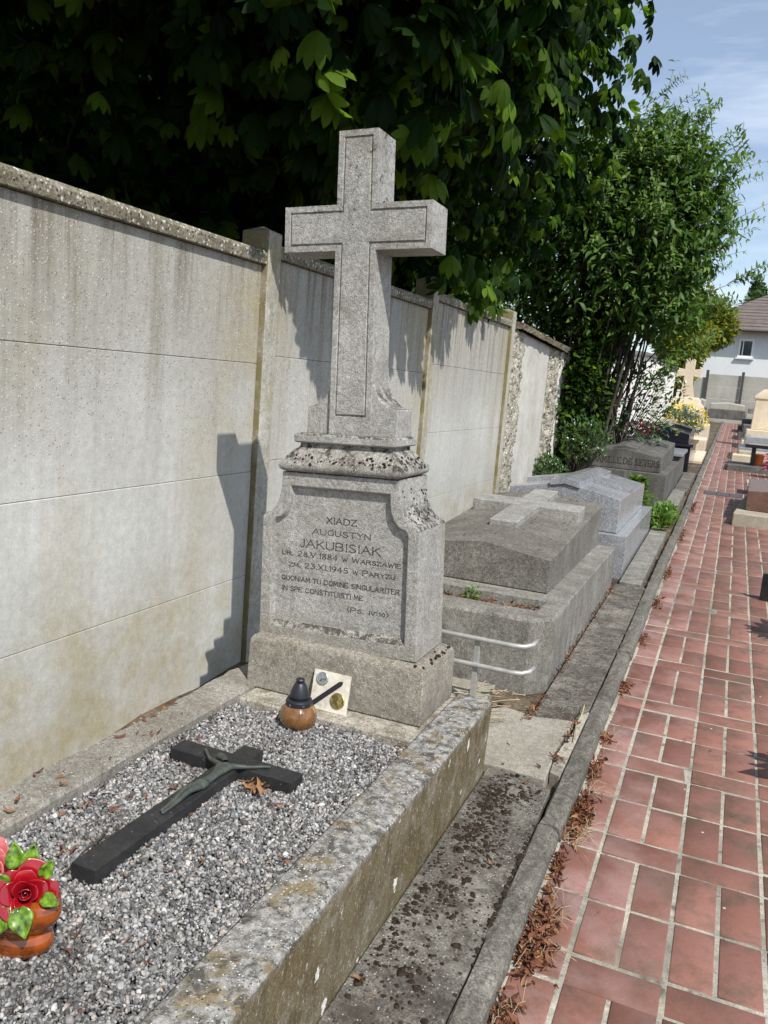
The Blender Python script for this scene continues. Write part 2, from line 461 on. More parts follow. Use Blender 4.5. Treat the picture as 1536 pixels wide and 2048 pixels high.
M['mosscap'] = stone("mossy coping", (0.10, 0.085, 0.045), (0.26, 0.23, 0.17), 90, 0.5,
    specks=(((.55,.52,.45), 50, 0.34, 0.2), ((0.03,0.025,0.015), 50, 0.34, 0.3)),
    patches=(((0.13,0.055,0.03), 7, 0.5, 0.66, 0.7, None),), bump=1.0, bdist=0.02)
M['soil'] = stone("brown soil", (0.075, 0.055, 0.037), (0.14, 0.11, 0.075), 60, 0.5,
    specks=(((.32,.26,.19), 50, 0.34, 0.14),), bump=1.0, bdist=0.01)
M['grout'] = stone("pale grout", (0.36, 0.335, 0.27), (0.47, 0.445, 0.375), 160, 0.3,
    patches=(((0.17,0.155,0.125), 2.6, 0.46, 0.64, 0.85, None), ((0.09,0.08,0.065), 16, 0.54, 0.64, 0.8, None)), bump=0.9, bdist=0.003)

def panel_mat():
    t = NT("cast concrete panel")
    x, y, z = t.sep()[0:3]
    c = t.mix(t.rng(t.noise(1.6, 6, 0.6), 0.3, 0.7), (0.43, 0.425, 0.395), (0.54, 0.54, 0.515))
    hi = t.math('ADD', z, t.math('MULTIPLY', t.noise(2.2, 5, 0.6), 0.7))
    worn = t.rng(hi, 1.40, 2.05, smooth=True)
    c = t.mix(t.math('MULTIPLY', worn, 0.85), c, (0.36, 0.35, 0.315))
    # ochre washes
    s1 = t.noise(1.0, 6, 0.6, t.mapped((2.2, 2.2, 1.0)))
    c = t.mix(t.rng(s1, 0.48, 0.70, 0, 0.55), c, (0.37, 0.33, 0.225))
    s2 = t.noise(1.0, 5, 0.65, t.mapped((9, 9, 0.55)))
    c = t.mix(t.math('MULTIPLY', t.rng(s2, 0.48, 0.70), t.rng(z, 0.9, 1.9, 0.15, 0.9)), c, (0.235, 0.215, 0.16))
    s3 = t.noise(1.0, 5, 0.65, t.mapped((17, 17, 0.9)))
    c = t.mix(t.math('MULTIPLY', t.rng(s3, 0.47, 0.66), t.rng(z, 1.5, 1.98, 0.0, 0.95)), c, (0.14, 0.12, 0.085))
    # ochre towards each post (their runoff)
    ph = t.math('FRACT', t.math('DIVIDE', t.math('SUBTRACT', y, 3.395), 2.2117))
    near = t.math('MAXIMUM', t.rng(ph, 0.72, 1.0, smooth=True), t.rng(ph, 0.12, 0.0, smooth=True))
    oc = t.math('MULTIPLY', t.math('MULTIPLY', near, t.rng(t.noise(3.5, 6, 0.65), 0.38, 0.62)), t.rng(z, 0.7, 1.6, 0.15, 0.9))
    c = t.mix(t.math('MULTIPLY', oc, 0.75), c, (0.35, 0.295, 0.16))
    # damp algae at the foot
    c = t.mix(t.math('MULTIPLY', t.rng(z, 0.75, 0.38, smooth=True), t.rng(t.noise(5, 6, 0.65), 0.42, 0.62, 0, 0.6)), c, (0.35, 0.305, 0.16))
    # exposed pebbles in the worn upper courses
    v = t.voro(112)
    col = t.sep(v.outputs['Color'])
    pick = t.math('LESS_THAN', col[0], t.rng(worn, 0, 1, 0.0, 0.66))
    peb = t.math('MULTIPLY', t.rng(v.outputs['Distance'], 0.42, 0.30), pick)
    pc = t.mix(t.rng(col[1], 0.30, 0.45), (0.17, 0.155, 0.12), (0.60, 0.59, 0.56))
    c = t.mix(t.math('MULTIPLY', peb, 0.62), c, pc)
    v2 = t.voro(45)
    hole = t.math('MULTIPLY', t.rng(v2.outputs['Distance'], 0.11, 0.07), t.math('GREATER_THAN', t.sep(v2.outputs['Color'])[0], 0.80))
    c = t.mix(t.math('MULTIPLY', hole, 0.8), c, (0.12, 0.11, 0.09))
    g = t.noise(150, 3, 0.7)
    c = t.mix(1.0, c, t.mix(t.rng(g, 0.3, 0.7), 0.88, 1.10), 'MULTIPLY')
    c = t.mix(1.0, c, t.mix(t.rng(t.noise(28, 5, 0.7), 0.33, 0.67), 0.88, 1.09), 'MULTIPLY')
    t.color(c)
    h = t.math('ADD', t.math('MULTIPLY', peb, 0.9), t.math('MULTIPLY', g, 0.3))
    h = t.math('SUBTRACT', h, hole)
    t.bump(h, 0.4, 0.003)
    t.set(Roughness=0.9); t.bsdf.inputs['Specular IOR Level'].default_value = 0.2
    return t.m
M['conc_panel'] = panel_mat()

def tile_mat():
    t = NT("red terracotta tile")
    at = t.attr("tint")
    c = t.mix(at, (0.165, 0.070, 0.052), (0.280, 0.130, 0.098))
    c = t.mix(t.rng(t.noise(7, 6, 0.65), 0.45, 0.70, 0, 0.45), c, (0.26, 0.13, 0.105))
    c = t.mix(t.rng(t.noise(5.5, 7, 0.7), 0.47, 0.64, 0, 0.8), c, (0.120, 0.074, 0.048))
    xs = t.sep()[0]
    c = t.mix(t.math('MULTIPLY', t.rng(t.noise(8.5, 6, 0.7), 0.50, 0.66), t.rng(xs, 1.95, 2.25, 0.15, 0.85)), c, (0.095, 0.075, 0.05))
    bloom = t.math('MULTIPLY', t.rng(xs, 2.15, 1.74, 0.08, 1.0), t.rng(t.noise(5, 6, 0.65), 0.42, 0.64, 0, 0.7))
    c = t.mix(bloom, c, (0.36, 0.24, 0.225))
    c = t.mix(t.rng(t.noise(45, 4, 0.7), 0.64, 0.72, 0, 0.6), c, (0.08, 0.05, 0.035))
    v = t.voro(14)
    c = t.mix(t.math('MULTIPLY', t.rng(v.outputs['Distance'], 0.075, 0.05), t.math('GREATER_THAN', t.sep(v.outputs['Color'])[0], 0.86)), c, (0.60, 0.55, 0.50))
    g = t.noise(180, 3, 0.7)
    c = t.mix(1.0, c, t.mix(t.rng(g, 0.3, 0.7), 0.86, 1.12), 'MULTIPLY')
    t.color(c); t.bump(g, 0.2, 0.001)
    t.set(Roughness=0.62); t.bsdf.inputs['Specular IOR Level'].default_value = 0.35
    return t.m
M['tile'] = tile_mat()

def gravel_mat():
    t = NT("grey marble gravel")
    at = t.attr("tint")
    r = t.n.new("ShaderNodeValToRGB")
    e = r.color_ramp.elements
    e[0].position = 0.0; e[0].color = (0.05, 0.049, 0.047, 1)
    e[1].position = 1.0; e[1].color = (0.62, 0.615, 0.60, 1)
    for p, cc in ((0.22, (0.10,0.099,0.098,1)), (0.45, (0.19,0.19,0.19,1)), (0.66, (0.30,0.30,0.30,1)), (0.82, (0.43,0.43,0.425,1)), (0.9, (0.36,0.30,0.245,1))):
        el = e.new(p); el.color = cc
    t.link(at, r.inputs[0])
    c = t.mix(1.0, r.outputs[0], t.mix(t.rng(t.noise(160, 4, 0.7), 0.3, 0.7), 0.72, 1.25), 'MULTIPLY')
    c = t.mix(t.rng(t.noise(3.2, 6, 0.6), 0.50, 0.66, 0, 0.62), c, t.mix(1.0, c, (0.36, 0.33, 0.30), 'MULTIPLY'))
    t.color(c); t.set(Roughness=0.7)
    return t.m
M['gravel'] = gravel_mat()
M['gravelbed'] = plain("dark gravel bed", (0.07, 0.066, 0.06), 0.95, nscale=90, amt=0.5)

def dryleaf_mat():
    t = NT("dry rust brown leaves")
    at = t.attr("tint")
    c = t.mix(t.rng(at, 0, 0.6), (0.060, 0.020, 0.012), (0.175, 0.062, 0.026))
    c = t.mix(t.rng(at, 0.6, 1.0), c, (0.33, 0.19, 0.09))
    t.color(c); t.set(Roughness=0.8)
    return t.m
M['dryleaf'] = dryleaf_mat()
M['straw'] = plain("dry straw stems", (0.42, 0.33, 0.20), 0.8)
M['moss'] = plain("dry brown moss", (0.034, 0.026, 0.019), 1.0, nscale=120, amt=0.55, bump=0.8, spec=0.05)
M['blackstone'] = stone("matt black granite", (0.020, 0.020, 0.021), (0.034, 0.034, 0.034), 150, 0.35,
    specks=(((.16,.16,.155), 120, 0.25, 0.06),), bump=0.25, bdist=0.001, rough=0.55, big=9)
M['bronze'] = stone("greenish weathered bronze", (0.042, 0.050, 0.044), (0.075, 0.086, 0.076), 120, 0.3, bump=0.3, bdist=0.001, rough=0.5, big=14,
    patches=(((0.055,0.065,0.055), 40, 0.5, 0.66, 0.6, None),))
M['plastic'] = plain("matt black plastic", (0.016, 0.018, 0.025), 0.42, nscale=50, amt=0.15)
M['marble'] = stone("cream marble", (0.56, 0.52, 0.44), (0.66, 0.63, 0.55), 60, 0.12, bump=0.1, rough=0.4,
    patches=(((0.30,0.27,0.22), 22, 0.52, 0.68, 0.75, None),))
M['silver'] = plain("silver metal", (0.62, 0.64, 0.66), 0.22, metal=1.0, nscale=120, bump=0.5)
M['goldm'] = plain("gold metal", (0.62, 0.50, 0.20), 0.3, metal=1.0, nscale=120, bump=0.5)
def amber():
    t = NT("amber glass")
    b = t.bsdf
    t.color(t.mix(t.rng(t.noise(25, 4, 0.6), 0.35, 0.7), (0.26, 0.11, 0.035), (0.50, 0.27, 0.11)))
    b.inputs['Transmission Weight'].default_value = 0.55
    b.inputs['IOR'].default_value = 1.4
    b.inputs['Coat Weight'].default_value = 0.6
    t.set(Roughness=0.16); return t.m
M['amber'] = amber()
M['candle'] = plain("burnt candle", (0.16, 0.10, 0.06), 0.6)
M['pot'] = plain("glossy burnt orange glaze", (0.22, 0.048, 0.005), 0.12, nscale=22, amt=0.7, coat=0.8)
M['rose'] = plain("glossy crimson glaze", (0.25, 0.004, 0.009), 0.18, nscale=30, amt=0.3, coat=0.6)
M['rosepink'] = plain("glossy pink glaze", (0.60, 0.16, 0.16), 0.18, nscale=30, amt=0.25, coat=0.6)
M['cleaf'] = plain("glossy lime green glaze", (0.105, 0.195, 0.014), 0.25, nscale=70, amt=0.85, coat=0.5)
M['steel'] = plain("grey galvanised pipe", (0.42, 0.42, 0.40), 0.42, metal=0.35, nscale=30, amt=0.2)
M['bark'] = stone("grey brown bark", (0.045, 0.037, 0.028), (0.09, 0.077, 0.06), 60, 0.4, bump=1.0, bdist=0.01)
M['palewood'] = plain("pale dry stem", (0.30, 0.27, 0.22), 0.9)
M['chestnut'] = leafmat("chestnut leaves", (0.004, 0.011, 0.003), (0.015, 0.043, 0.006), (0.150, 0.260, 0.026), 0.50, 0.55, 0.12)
M['chestbrown'] = None
M['budd'] = leafmat("narrow shrub leaves", (0.038, 0.086, 0.020), (0.085, 0.165, 0.034), (0.20, 0.27, 0.055), 0.32, 0.5)
M['box'] = leafmat("small glossy leaves", (0.02, 0.05, 0.016), (0.045, 0.10, 0.025), (0.12, 0.18, 0.05), 0.22, 0.25, 0.5)
M['yellowleaf'] = leafmat("yellow green leaves", (0.07, 0.095, 0.012), (0.17, 0.19, 0.02), (0.32, 0.31, 0.035), 0.4)
M['farleaf'] = leafmat("distant green leaves", (0.02, 0.045, 0.015), (0.045, 0.085, 0.024), (0.085, 0.13, 0.035), 0.3)
M['weed'] = leafmat("weed leaves", (0.05, 0.11, 0.02), (0.10, 0.19, 0.035), (0.20, 0.28, 0.06), 0.3)
M['silverleaf'] = leafmat("silver grey leaves", (0.16, 0.19, 0.15), (0.26, 0.29, 0.23), (0.38, 0.40, 0.33), 0.2)
M['yellowflower'] = leafmat("yellow blossoms", (0.55, 0.38, 0.02), (0.70, 0.52, 0.03), (0.80, 0.66, 0.08), 0.2)
M['redflower'] = leafmat("pink blossoms", (0.40, 0.03, 0.10), (0.55, 0.05, 0.16), (0.65, 0.2, 0.25), 0.2)
M['rooftile'] = None
M['housewall'] = stone("pale house render", (0.62, 0.65, 0.66), (0.68, 0.70, 0.70), 8, 0.04, bump=0.1, big=0.4)
M['farconc'] = stone("distant grey concrete", (0.33, 0.315, 0.27), (0.40, 0.385, 0.34), 12, 0.1, streak=((0.24,0.225,0.18), 2, 0.5, 0.75, 0.5), bump=0.2, big=0.8)
M['darkgap'] = plain("dark iron post", (0.05, 0.048, 0.045), 0.7)
M['glass'] = plain("dark window glass", (0.03, 0.035, 0.045), 0.08, amt=0.05)
M['white'] = plain("white paint", (0.78, 0.78, 0.78), 0.5, amt=0.05)
M['gutter'] = plain("brown gutter", (0.07, 0.055, 0.05), 0.5)
M['orange'] = plain("orange plastic", (0.75, 0.16, 0.03), 0.4, amt=0.1)
M['darkmetal'] = plain("dark iron", (0.03, 0.03, 0.033), 0.45)
M['blackplaque'] = plain("black polished plaque", (0.018, 0.018, 0.02), 0.15, amt=0.3)
def roof_mat():
    t = NT("brown roof tiles")
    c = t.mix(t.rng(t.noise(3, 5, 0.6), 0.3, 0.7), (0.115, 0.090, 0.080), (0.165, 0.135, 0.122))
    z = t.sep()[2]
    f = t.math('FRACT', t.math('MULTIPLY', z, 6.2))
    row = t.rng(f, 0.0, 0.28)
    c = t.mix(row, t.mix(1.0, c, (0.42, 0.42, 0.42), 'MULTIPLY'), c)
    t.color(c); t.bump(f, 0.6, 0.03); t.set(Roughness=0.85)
    return t.m
M['rooftile'] = roof_mat()

# ================================================================== THE GROUND, THE PATH, THE KERB
def strip(name, x0, x1, ys, off, mat, thick=0.1, kind="structure", bevel=0.0, wob=0.0):
    """a slab lying on the sloping ground, cut across at ys"""
    b = MB()
    for y0, y1 in zip(ys[:-1], ys[1:]):
        b.box(x0, x1, y0, y1, off-thick, off, lambda x, y, z: (x, y, z+gz(y)))
    o = b.build(name, mat, bevel=bevel)
    return tag(o, kind=kind)

g = MB()
ys_ = [-60, 0, 36, 60, 120, 900]
gzf = lambda y: gz(min(max(y, -60), 36)) - 0.09
for x0, x1 in ((-500, 0), (0, 500)):
    for y0, y1 in zip(ys_[:-1], ys_[1:]):
        g.add([(x0,y0,gzf(y0)),(x1,y0,gzf(y0)),(x1,y1,gzf(y1)),(x0,y1,gzf(y1))], [(0,1,2,3)])
tag(g.build("ground", M['soil']), kind="structure")

# bare soil along the wall, gently lumpy
ny, nx = 300, 16
Y, X = np.meshgrid(np.linspace(-1, 36, ny), np.linspace(0.001, 1.66, nx), indexing='ij')
Z = gz(Y) - 0.018 + 0.012*np.sin(X*9+Y*3.1)*np.sin(Y*5.3) + rng.normal(size=Y.shape)*0.004
V = np.stack([X, Y, Z], -1).reshape(-1, 3)
idx = np.arange(ny*nx).reshape(ny, nx)
F = np.stack([idx[:-1,:-1], idx[:-1,1:], idx[1:,1:], idx[1:,:-1]], -1).reshape(-1, 4)
tag(link_mesh("soil", np_mesh("soil", V, F), M['soil'], smooth=True), kind="structure")

# terracotta path: one row laid across, two rows laid along, 12 x 25 cm tiles
GX, GP = 1.7165, 0.0
def tile(V, F, T, x0, x1, y0, y1, top, c):
    j = lambda s: float(rng.normal()*s)
    dz = j(0.0007); tx = j(0.0008); ty = j(0.0008); e = 0.003
    x0 += j(.0008); x1 += j(.0008); y0 += j(.0012); y1 += j(.0012)
    xm, ym = (x0+x1)/2, (y0+y1)/2
    zt = lambda x, y, d=0: gz(y)+top+d+dz+tx*(x-xm)*10+ty*(y-ym)*6
    n = len(V)
    for (a, b, d) in ((0, 0, -0.02), (0, 0, -0.0025), (e, e, 0)):
        for (x, y) in ((x0+a, y0+b), (x1-a, y0+b), (x1-a, y1-b), (x0+a, y1-b)):
            V.append((x, y, zt(x, y, d))); T.append(c)
    for k in range(2):
        o = n+4*k
        for i in range(4): F.append((o+i, o+(i+1) % 4, o+4+(i+1) % 4, o+4+i))
    F.append((n+8, n+9, n+10, n+11))
TV, TF, TT = [], [], []
COLS = [1.838+0.2395*k for k in range(5)]
gr = 0.006
y = 1.93-0.6427*4
while y < 35.5:
    far = y > 12.0
    xr = 2.80 if (y > 11.8 or y < 9.2) else 2.80
    spans = [(GX, 1.838-gr)] + [(a+gr, a+0.2395-gr) for a in COLS if a+0.2 < xr]
    for si, (a, b) in enumerate(spans):
        jj = float(rng.normal()*0.004)
        rows = [(y+0.0065, y+0.124-0.004, False), (y+0.1355, y+0.3795, True), (y+0.3915, y+0.637, True)]
        for (p, q_, split) in rows:
            cells = [(a, b)]
            if split and si > 0: cells = [(a, (a+b)/2-gr), ((a+b)/2+gr, b)]
            for (c0, c1) in cells:
                tile(TV, TF, TT, c0, c1, p+jj, q_+jj, -0.02, float(np.clip(rng.normal(.5, .36), 0, 1)))
    y += 0.6427
tag(link_mesh("path", np_mesh("path", np.array(TV), np.array(TF), np.array(TT)), M['tile']), kind="structure")
b = MB()
for y0 in np.arange(-0.7, 35.6, 0.5):
    b.box(1.66, 2.93, y0, y0+0.5, -0.08, -0.0228, lambda x, y, z: (x, y, z+gz(y)))
me = b.mesh("path_grout")
tag(link_mesh("path_grout", me, M['grout']), kind="structure")

# the side path that joins it, and the drain across it
b = MB()
b.box(2.80, 5.2, 13.2, 15.4, -0.08, -0.0195, lambda x, y, z: (x, y, z+gz(y)))
tag(b.build("side_path", M['tile']), kind="structure")
dr = empty("drain", (2.04, 12.35, gz(12.35)-0.02), "dark slotted drain channel crossing the red tiled path", "drain")
b = MB(); b.box(1.80, 2.30, 12.13, 12.55, -0.03, -0.0185, lambda x, y, z: (x, y, z+gz(y)))
b.build("channel", M['darkgap'], dr)
for k in range(3):
    b = MB(); b.box(1.812+0.164*k, 1.955+0.164*k, 12.17, 12.51, -0.018, -0.0155, lambda x, y, z: (x, y, z+gz(y)))
    b.build("grate", M['gutter'], dr)

# kerb with a worn, rounded road edge, cast in lengths
b = MB()
prof = [(1.640, -0.09), (1.640, 0.024), (1.645, 0.030), (1.662, 0.032), (1.684, 0.032), (1.699, 0.027), (1.707, 0.016), (1.7105, 0.000), (1.714, -0.09)]
y = -0.5
while y < 35.4:
    L = 0.98 + float(rng.normal()*0.05); dx = float(rng.normal()*0.003); dz = float(rng.normal()*0.003)
    ns = 16 if y < 8 else 4; n = len(prof); o = len(b.v)
    for i in range(ns+1):
        yy = y+0.003+(L-0.006)*i/ns
        for k, (x, z) in enumerate(prof):
            a = 0.0016 if 0 < k < n-1 else 0
            wear = -0.006*max(0, 1-min(i, ns-i)/1.5)*float(rng.uniform(.2, 1)) if 1 < k < n-2 else 0
            b.v.append((x+dx+float(rng.normal()*a), yy, z+gz(yy)+dz+float(rng.normal()*a)+wear))
    b.f += [(o+i*n+k, o+i*n+(k+1) % n, o+(i+1)*n+(k+1) % n, o+(i+1)*n+k) for i in range(ns) for k in range(n)]
    b.f += [tuple(o+k for k in range(n-1, -1, -1)), tuple(o+ns*n+k for k in range(n))]
    y += L
tag(link_mesh("kerb", b.mesh("kerb"), M['kerbstone']), kind="structure")
# mortar fillet between kerb and tiles
b = MB()
for y0 in np.arange(-0.5, 35.4, 0.23):
    w = 1.7185 + float(rng.normal()*0.004)
    b.box(1.70, w+0.006, y0, y0+0.2285, -0.06, -0.0185+float(rng.normal()*0.0015), lambda x, y, z: (x, y, z+gz(y)))
tag(b.build("kerb_mortar", M['grout'], bevel=0.003, segs=1), kind="structure")

# ------------------------------------------------------------------ concrete aprons beside the graves
def slab(name, pts, top, thick, mat, label=None, cat=None, group=None, tilt=(0, 0), kind=None, bevel=0.006):
    cx = sum(p[0] for p in pts)/len(pts); cy = sum(p[1] for p in pts)/len(pts)
    f = lambda d: (lambda x, y: (x, y, gz(y)+top+d+tilt[0]*(x-cx)+tilt[1]*(y-cy)))
    b = MB(); b.prism(pts, f(0), f(-thick))
    o = b.build(name, mat, origin=(cx, cy, gz(cy)+top-thick), bevel=bevel)
    return tag(o, label, cat, group, kind)
slab("concrete_apron", [(1.372,-0.6),(1.634,-0.6),(1.632,1.4),(1.636,2.2),(1.628,2.80),(1.384,2.838)], 0.029, 0.10, M['ledge'],
     "mossy grey concrete strip between the gravel grave and the kerb", "concrete strip")
slab("mortar_strip", [(1.598,2.92),(1.640,2.90),(1.640,3.56),(1.606,3.50),(1.612,3.30),(1.590,3.10)], 0.031, 0.06, M['grout'],
     "pale mortar strip filling the crack beside the kerb", "mortar", bevel=0.004)
slab("concrete_slab", [(1.255,2.845),(1.44,2.85),(1.600,2.83),(1.585,3.12),(1.602,3.42),(1.44,3.38),(1.30,3.42),(1.24,3.36)], 0.034, 0.09, M['slab_pale'],
     "pale cracked concrete slab just past the corner of the gravel grave", "slab", tilt=(0.02, -0.01))
slab("concrete_slab", [(0.60,2.90),(1.215,2.86),(1.205,3.32),(1.19,3.66),(0.6,3.62)], 0.018, 0.08, M['slab_pale'],
     "pale concrete slab behind the tall gravestone under the pipe rail", "slab", tilt=(0.0, 0.01))
slab("concrete_apron", [(1.418,3.42),(1.598,3.55),(1.634,3.60),(1.634,5.3),(1.630,6.02),(1.425,6.02)], 0.022, 0.09, M['ledge'],
     "dark stained concrete strip beside the concrete tomb with a planter", "concrete strip")
slab("concrete_slab", [(1.447,6.05),(1.598,6.04),(1.598,8.38),(1.447,8.40)], 0.036, 0.08, M['tombconc'],
     "light concrete slab edging the grey granite tomb", "slab")
slab("concrete_slab", [(1.425,9.75),(1.582,9.73),(1.580,11.7),(1.425,11.7)], 0.045, 0.09, M['tombconc'],
     "light concrete slab along the near half of the soot streaked tomb", "slab")
slab("concrete_slab", [(1.425,11.76),(1.600,11.74),(1.595,14.3),(1.425,14.3)], 0.03, 0.09, M['ledge'],
     "darker concrete slab along the far end of the soot streaked tomb", "slab")
slab("concrete_slab", [(1.40,16.6),(1.60,16.6),(1.60,19.2),(1.40,19.2)], 0.03, 0.09, M['cream'],
     "cream slab between the black tomb and the kerb", "slab")

# ================================================================== WALLS ON THE LEFT
def in_shade(*a): return None
fence = empty("concrete_fence", (-0.02, 2.2, 0.0), "tall grey precast concrete panel fence with posts and pebbly coping behind the graves", "fence")
POSTY = [3.392 + 2.2117*k for k in range(-2, 3)]
DZ = {-1: -0.055, 0: 0.0, 1: 0.043, 2: 0.112}
for k in (-1, 0, 1, 2):
    y0, y1 = POSTY[k+1]+0.0585, POSTY[k+2]-0.0585
    d = DZ[k]
    for j in range(4):
        z0, z1 = d+0.5*j+0.0006, d+(0.5*(j+1) if j < 3 else 1.94)-0.0006
        if j == 0: z0 -= 0.12
        off = float(rng.normal()*0.0012)
        b = MB(); b.box(-0.045+off, off, y0, y1, z0, z1)
        b.build("panel", M['conc_panel'], fence, bevel=0.003)
    b = MB()
    b.prism([(-0.072, 1.9415), (0.024, 1.9415), (0.027, 1.985), (0.012, 2.003), (-0.02, 2.008), (-0.072, 2.003)],
            lambda x, z: (x, y0, z+d), lambda x, z: (x, y1, z+d))
    b.build("coping", M['coping'], fence, bevel=0.004)
for i, yc in enumerate(POSTY):
    k = i-1; d = DZ.get(k-1, DZ.get(k, 0.0)); d2 = DZ.get(k, d)
    top = max(d, d2)+2.085 if i != 2 else 2.092
    b = MB()
    x0, x1, ya, yb = -0.115, 0.031, yc-0.058, yc+0.058
    b.box(x0, x1, ya, yb, -0.15, top)
    e = 0.004
    b.v[4:8] = []; b.f = []
    v = b.v
    v += [(x0,ya,top),(x1,ya,top),(x1,yb,top),(x0,yb,top),((x0+x1)/2,yc,top+0.026)]
    b.f = [(0,3,2,1),(0,1,5,4),(1,2,6,5),(2,3,7,6),(3,0,4,7),(4,5,8),(5,6,8),(6,7,8),(7,4,8)]
    b.build("post", M['post'], fence, bevel=0.008)

def noisy_wall(x, y0, y1, z0, z1fn, ny, nz, amp, seed, thick=0.25, freq=9.0):
    """an uneven masonry face looking towards +x, closed by a back, ends and a top"""
    r = np.random.default_rng(seed)
    b = MB(); rows = []
    ph = r.uniform(0, 6, 12)
    for i in range(ny+1):
        y = y0+(y1-y0)*i/ny; row = []
        for j in range(nz+1):
            z = z0+(z1fn(y)-z0)*j/nz
            n = sum(math.sin(freq*(1+.6*q)*y+ph[q]+2*math.sin(freq*z*.7+ph[q+4]))*math.sin(freq*(1+.5*q)*z+ph[q+8]) for q in range(4))/4
            row.append((x+amp*n+float(r.normal()*amp*.35), y, z))
        rows.append(row)
    W = nz+1
    vs = [p for row in rows for p in row]
    fs = [(i*W+j, (i+1)*W+j, (i+1)*W+j+1, i*W+j+1) for i in range(ny) for j in range(nz)]
    n0 = len(vs)
    vs += [(x-thick, y0, z0), (x-thick, y1, z0), (x-thick, y1, z1fn(y1)), (x-thick, y0, z1fn(y0))]
    fs += [(n0, n0+3, n0+2, n0+1)]
    fs += [tuple([n0]+[j for j in range(W)]+[n0+3])]
    fs += [tuple([n0+1, n0+2]+[ny*W+j for j in range(nz, -1, -1)])]
    fs += [tuple([n0+3]+[i*W+nz for i in range(ny+1)]+[n0+2])]
    b.add(vs, fs)
    return b
ow = empty("stone_wall", (0.0, 9.05, gz(9)), "old rubble stone wall stub with a plaster panel and mossy coping past the fence", "stone wall")
zt = lambda y: 2.045-0.035*(y-7.9)
noisy_wall(0.035, 7.90, 8.28, 0.1, zt, 20, 90, 0.022, 1).build("rubble_pier", M['rubble'], ow, smooth=True)
noisy_wall(0.025, 9.52, 10.20, 0.1, zt, 30, 90, 0.04, 2).build("rubble_pier", M['rubble'], ow, smooth=True)
noisy_wall(0.030, 8.28, 9.52, 0.1, zt, 40, 60, 0.004, 3, freq=3).build("plaster_panel", M['render'], ow, smooth=True)
b = noisy_wall(0.10, 7.88, 10.22, 0, lambda y: 0.06, 60, 3, 0.014, 4, thick=0.42)
b.v = [(x, y, z+zt(y)+0.003+(0.05*(1-(x+0.32)/0.42) if z > 0.03 else 0)) for x, y, z in b.v]
b.build("coping", M['mosscap'], ow, smooth=False)

ww = empty("white_wall", (-0.05, 21.0, gz(21)), "whitewashed plaster wall with grey coping behind the shrub", "white wall")
zw = lambda y: (2.20+0.0475*(y-13.0)) if y < 22 else (2.63+0.004*(y-22))
b = MB()
for y0, y1 in zip(np.linspace(10.3, 30.6, 21)[:-1], np.linspace(10.3, 30.6, 21)[1:]):
    b.add([(-0.25,y0,0.1),(0,y0,0.1),(0,y1,0.1),(-0.25,y1,0.1),(-0.25,y0,zw(y0)-.08),(0,y0,zw(y0)-.08),(0,y1,zw(y1)-.08),(-0.25,y1,zw(y1)-.08)],
          [(0,3,2,1),(4,5,6,7),(0,1,5,4),(1,2,6,5),(2,3,7,6),(3,0,4,7)])
b.build("wall", M['whitewash'], ww)
b = MB()
for y0, y1 in zip(np.linspace(10.3, 30.6, 21)[:-1], np.linspace(10.3, 30.6, 21)[1:]):
    f = lambda y: [(-0.3,y,zw(y)-.077),(0.07,y,zw(y)-.077),(0.07,y,zw(y)-.04),(-0.12,y,zw(y)+.04),(-0.3,y,zw(y)-.04)]
    p, q_ = f(y0), f(y1-0.004)
    b.add(p+q_, [(4,3,2,1,0),(5,6,7,8,9)]+[(i,(i+1) % 5,5+(i+1) % 5,5+i) for i in range(5)])
b.build("coping", M['tombdark'], ww)
b = MB(); b.box(-0.02, 0.16, 23.2, 23.5, 0.4, 2.35); b.build("buttress", M['render'], ww, bevel=0.01)

# far concrete fence, closing the view, and the house behind it
ff = empty("concrete_fence", (3.0, 37.5, gz(36)), "low distant grey concrete fence across the end of the path before the house", "fence")
for i in range(5):
    x0 = 0.80+1.37*i
    b = MB(); b.box(x0-0.055, x0+0.055, 37.40, 37.58, gz(36)-.1, 2.93); b.build("post", M['darkgap'], ff)
    if i < 4:
        for j in range(4):
            b = MB(); b.box(x0+0.06, x0+1.31, 37.5, 37.56, 0.78+0.5*j+.004, 0.78+0.5*(j+1)-.004)
            b.build("panel", M['farconc'], ff, bevel=0.006)
b = MB(); b.box(0.30, 0.74, 37.5, 37.58, 0.6, 2.62); b.build("panel", M['farconc'], ff)

hs = empty("house", (4.0, 47, gz(36)), "pale rendered house with a brown tiled hip roof beyond the far fence", "house")
b = MB(); b.box(-0.35, 13.0, 46.0, 56.0, 0.5, 5.30); b.build("wall", M['housewall'], hs)
b = MB()
ex0, ey0, ex1, ey1, ez, rz = -0.95, 45.4, 13.6, 56.6, 5.30, 8.5
nC = 16
def hip(t):
    r = 5.6*t
    return [(ex0+r, ey0+r, ez+(rz-ez)*t), (ex1-r, ey0+r, ez+(rz-ez)*t), (ex1-r, ey1-r, ez+(rz-ez)*t), (ex0+r, ey1-r, ez+(rz-ez)*t)]
for i in range(nC):                      # the courses of tiles step up the slope
    lo, hi_ = hip(i/nC), hip((i+1)/nC)
    lo = [(x, y, z+0.035) for x, y, z in lo]
    b.add(lo+hi_, [(0,1,5,4),(1,2,6,5),(2,3,7,6),(3,0,4,7)])
    base = hip(i/nC)
    b.add(base+lo, [(0,1,5,4),(1,2,6,5),(2,3,7,6),(3,0,4,7)])
b.add(hip(0), [(3,2,1,0)])
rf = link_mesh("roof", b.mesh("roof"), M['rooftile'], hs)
b = MB(); b.tube([(-0.97,45.36,5.27),(13.6,45.36,5.27)], 0.075, 8); b.build("gutter", M['gutter'], hs)
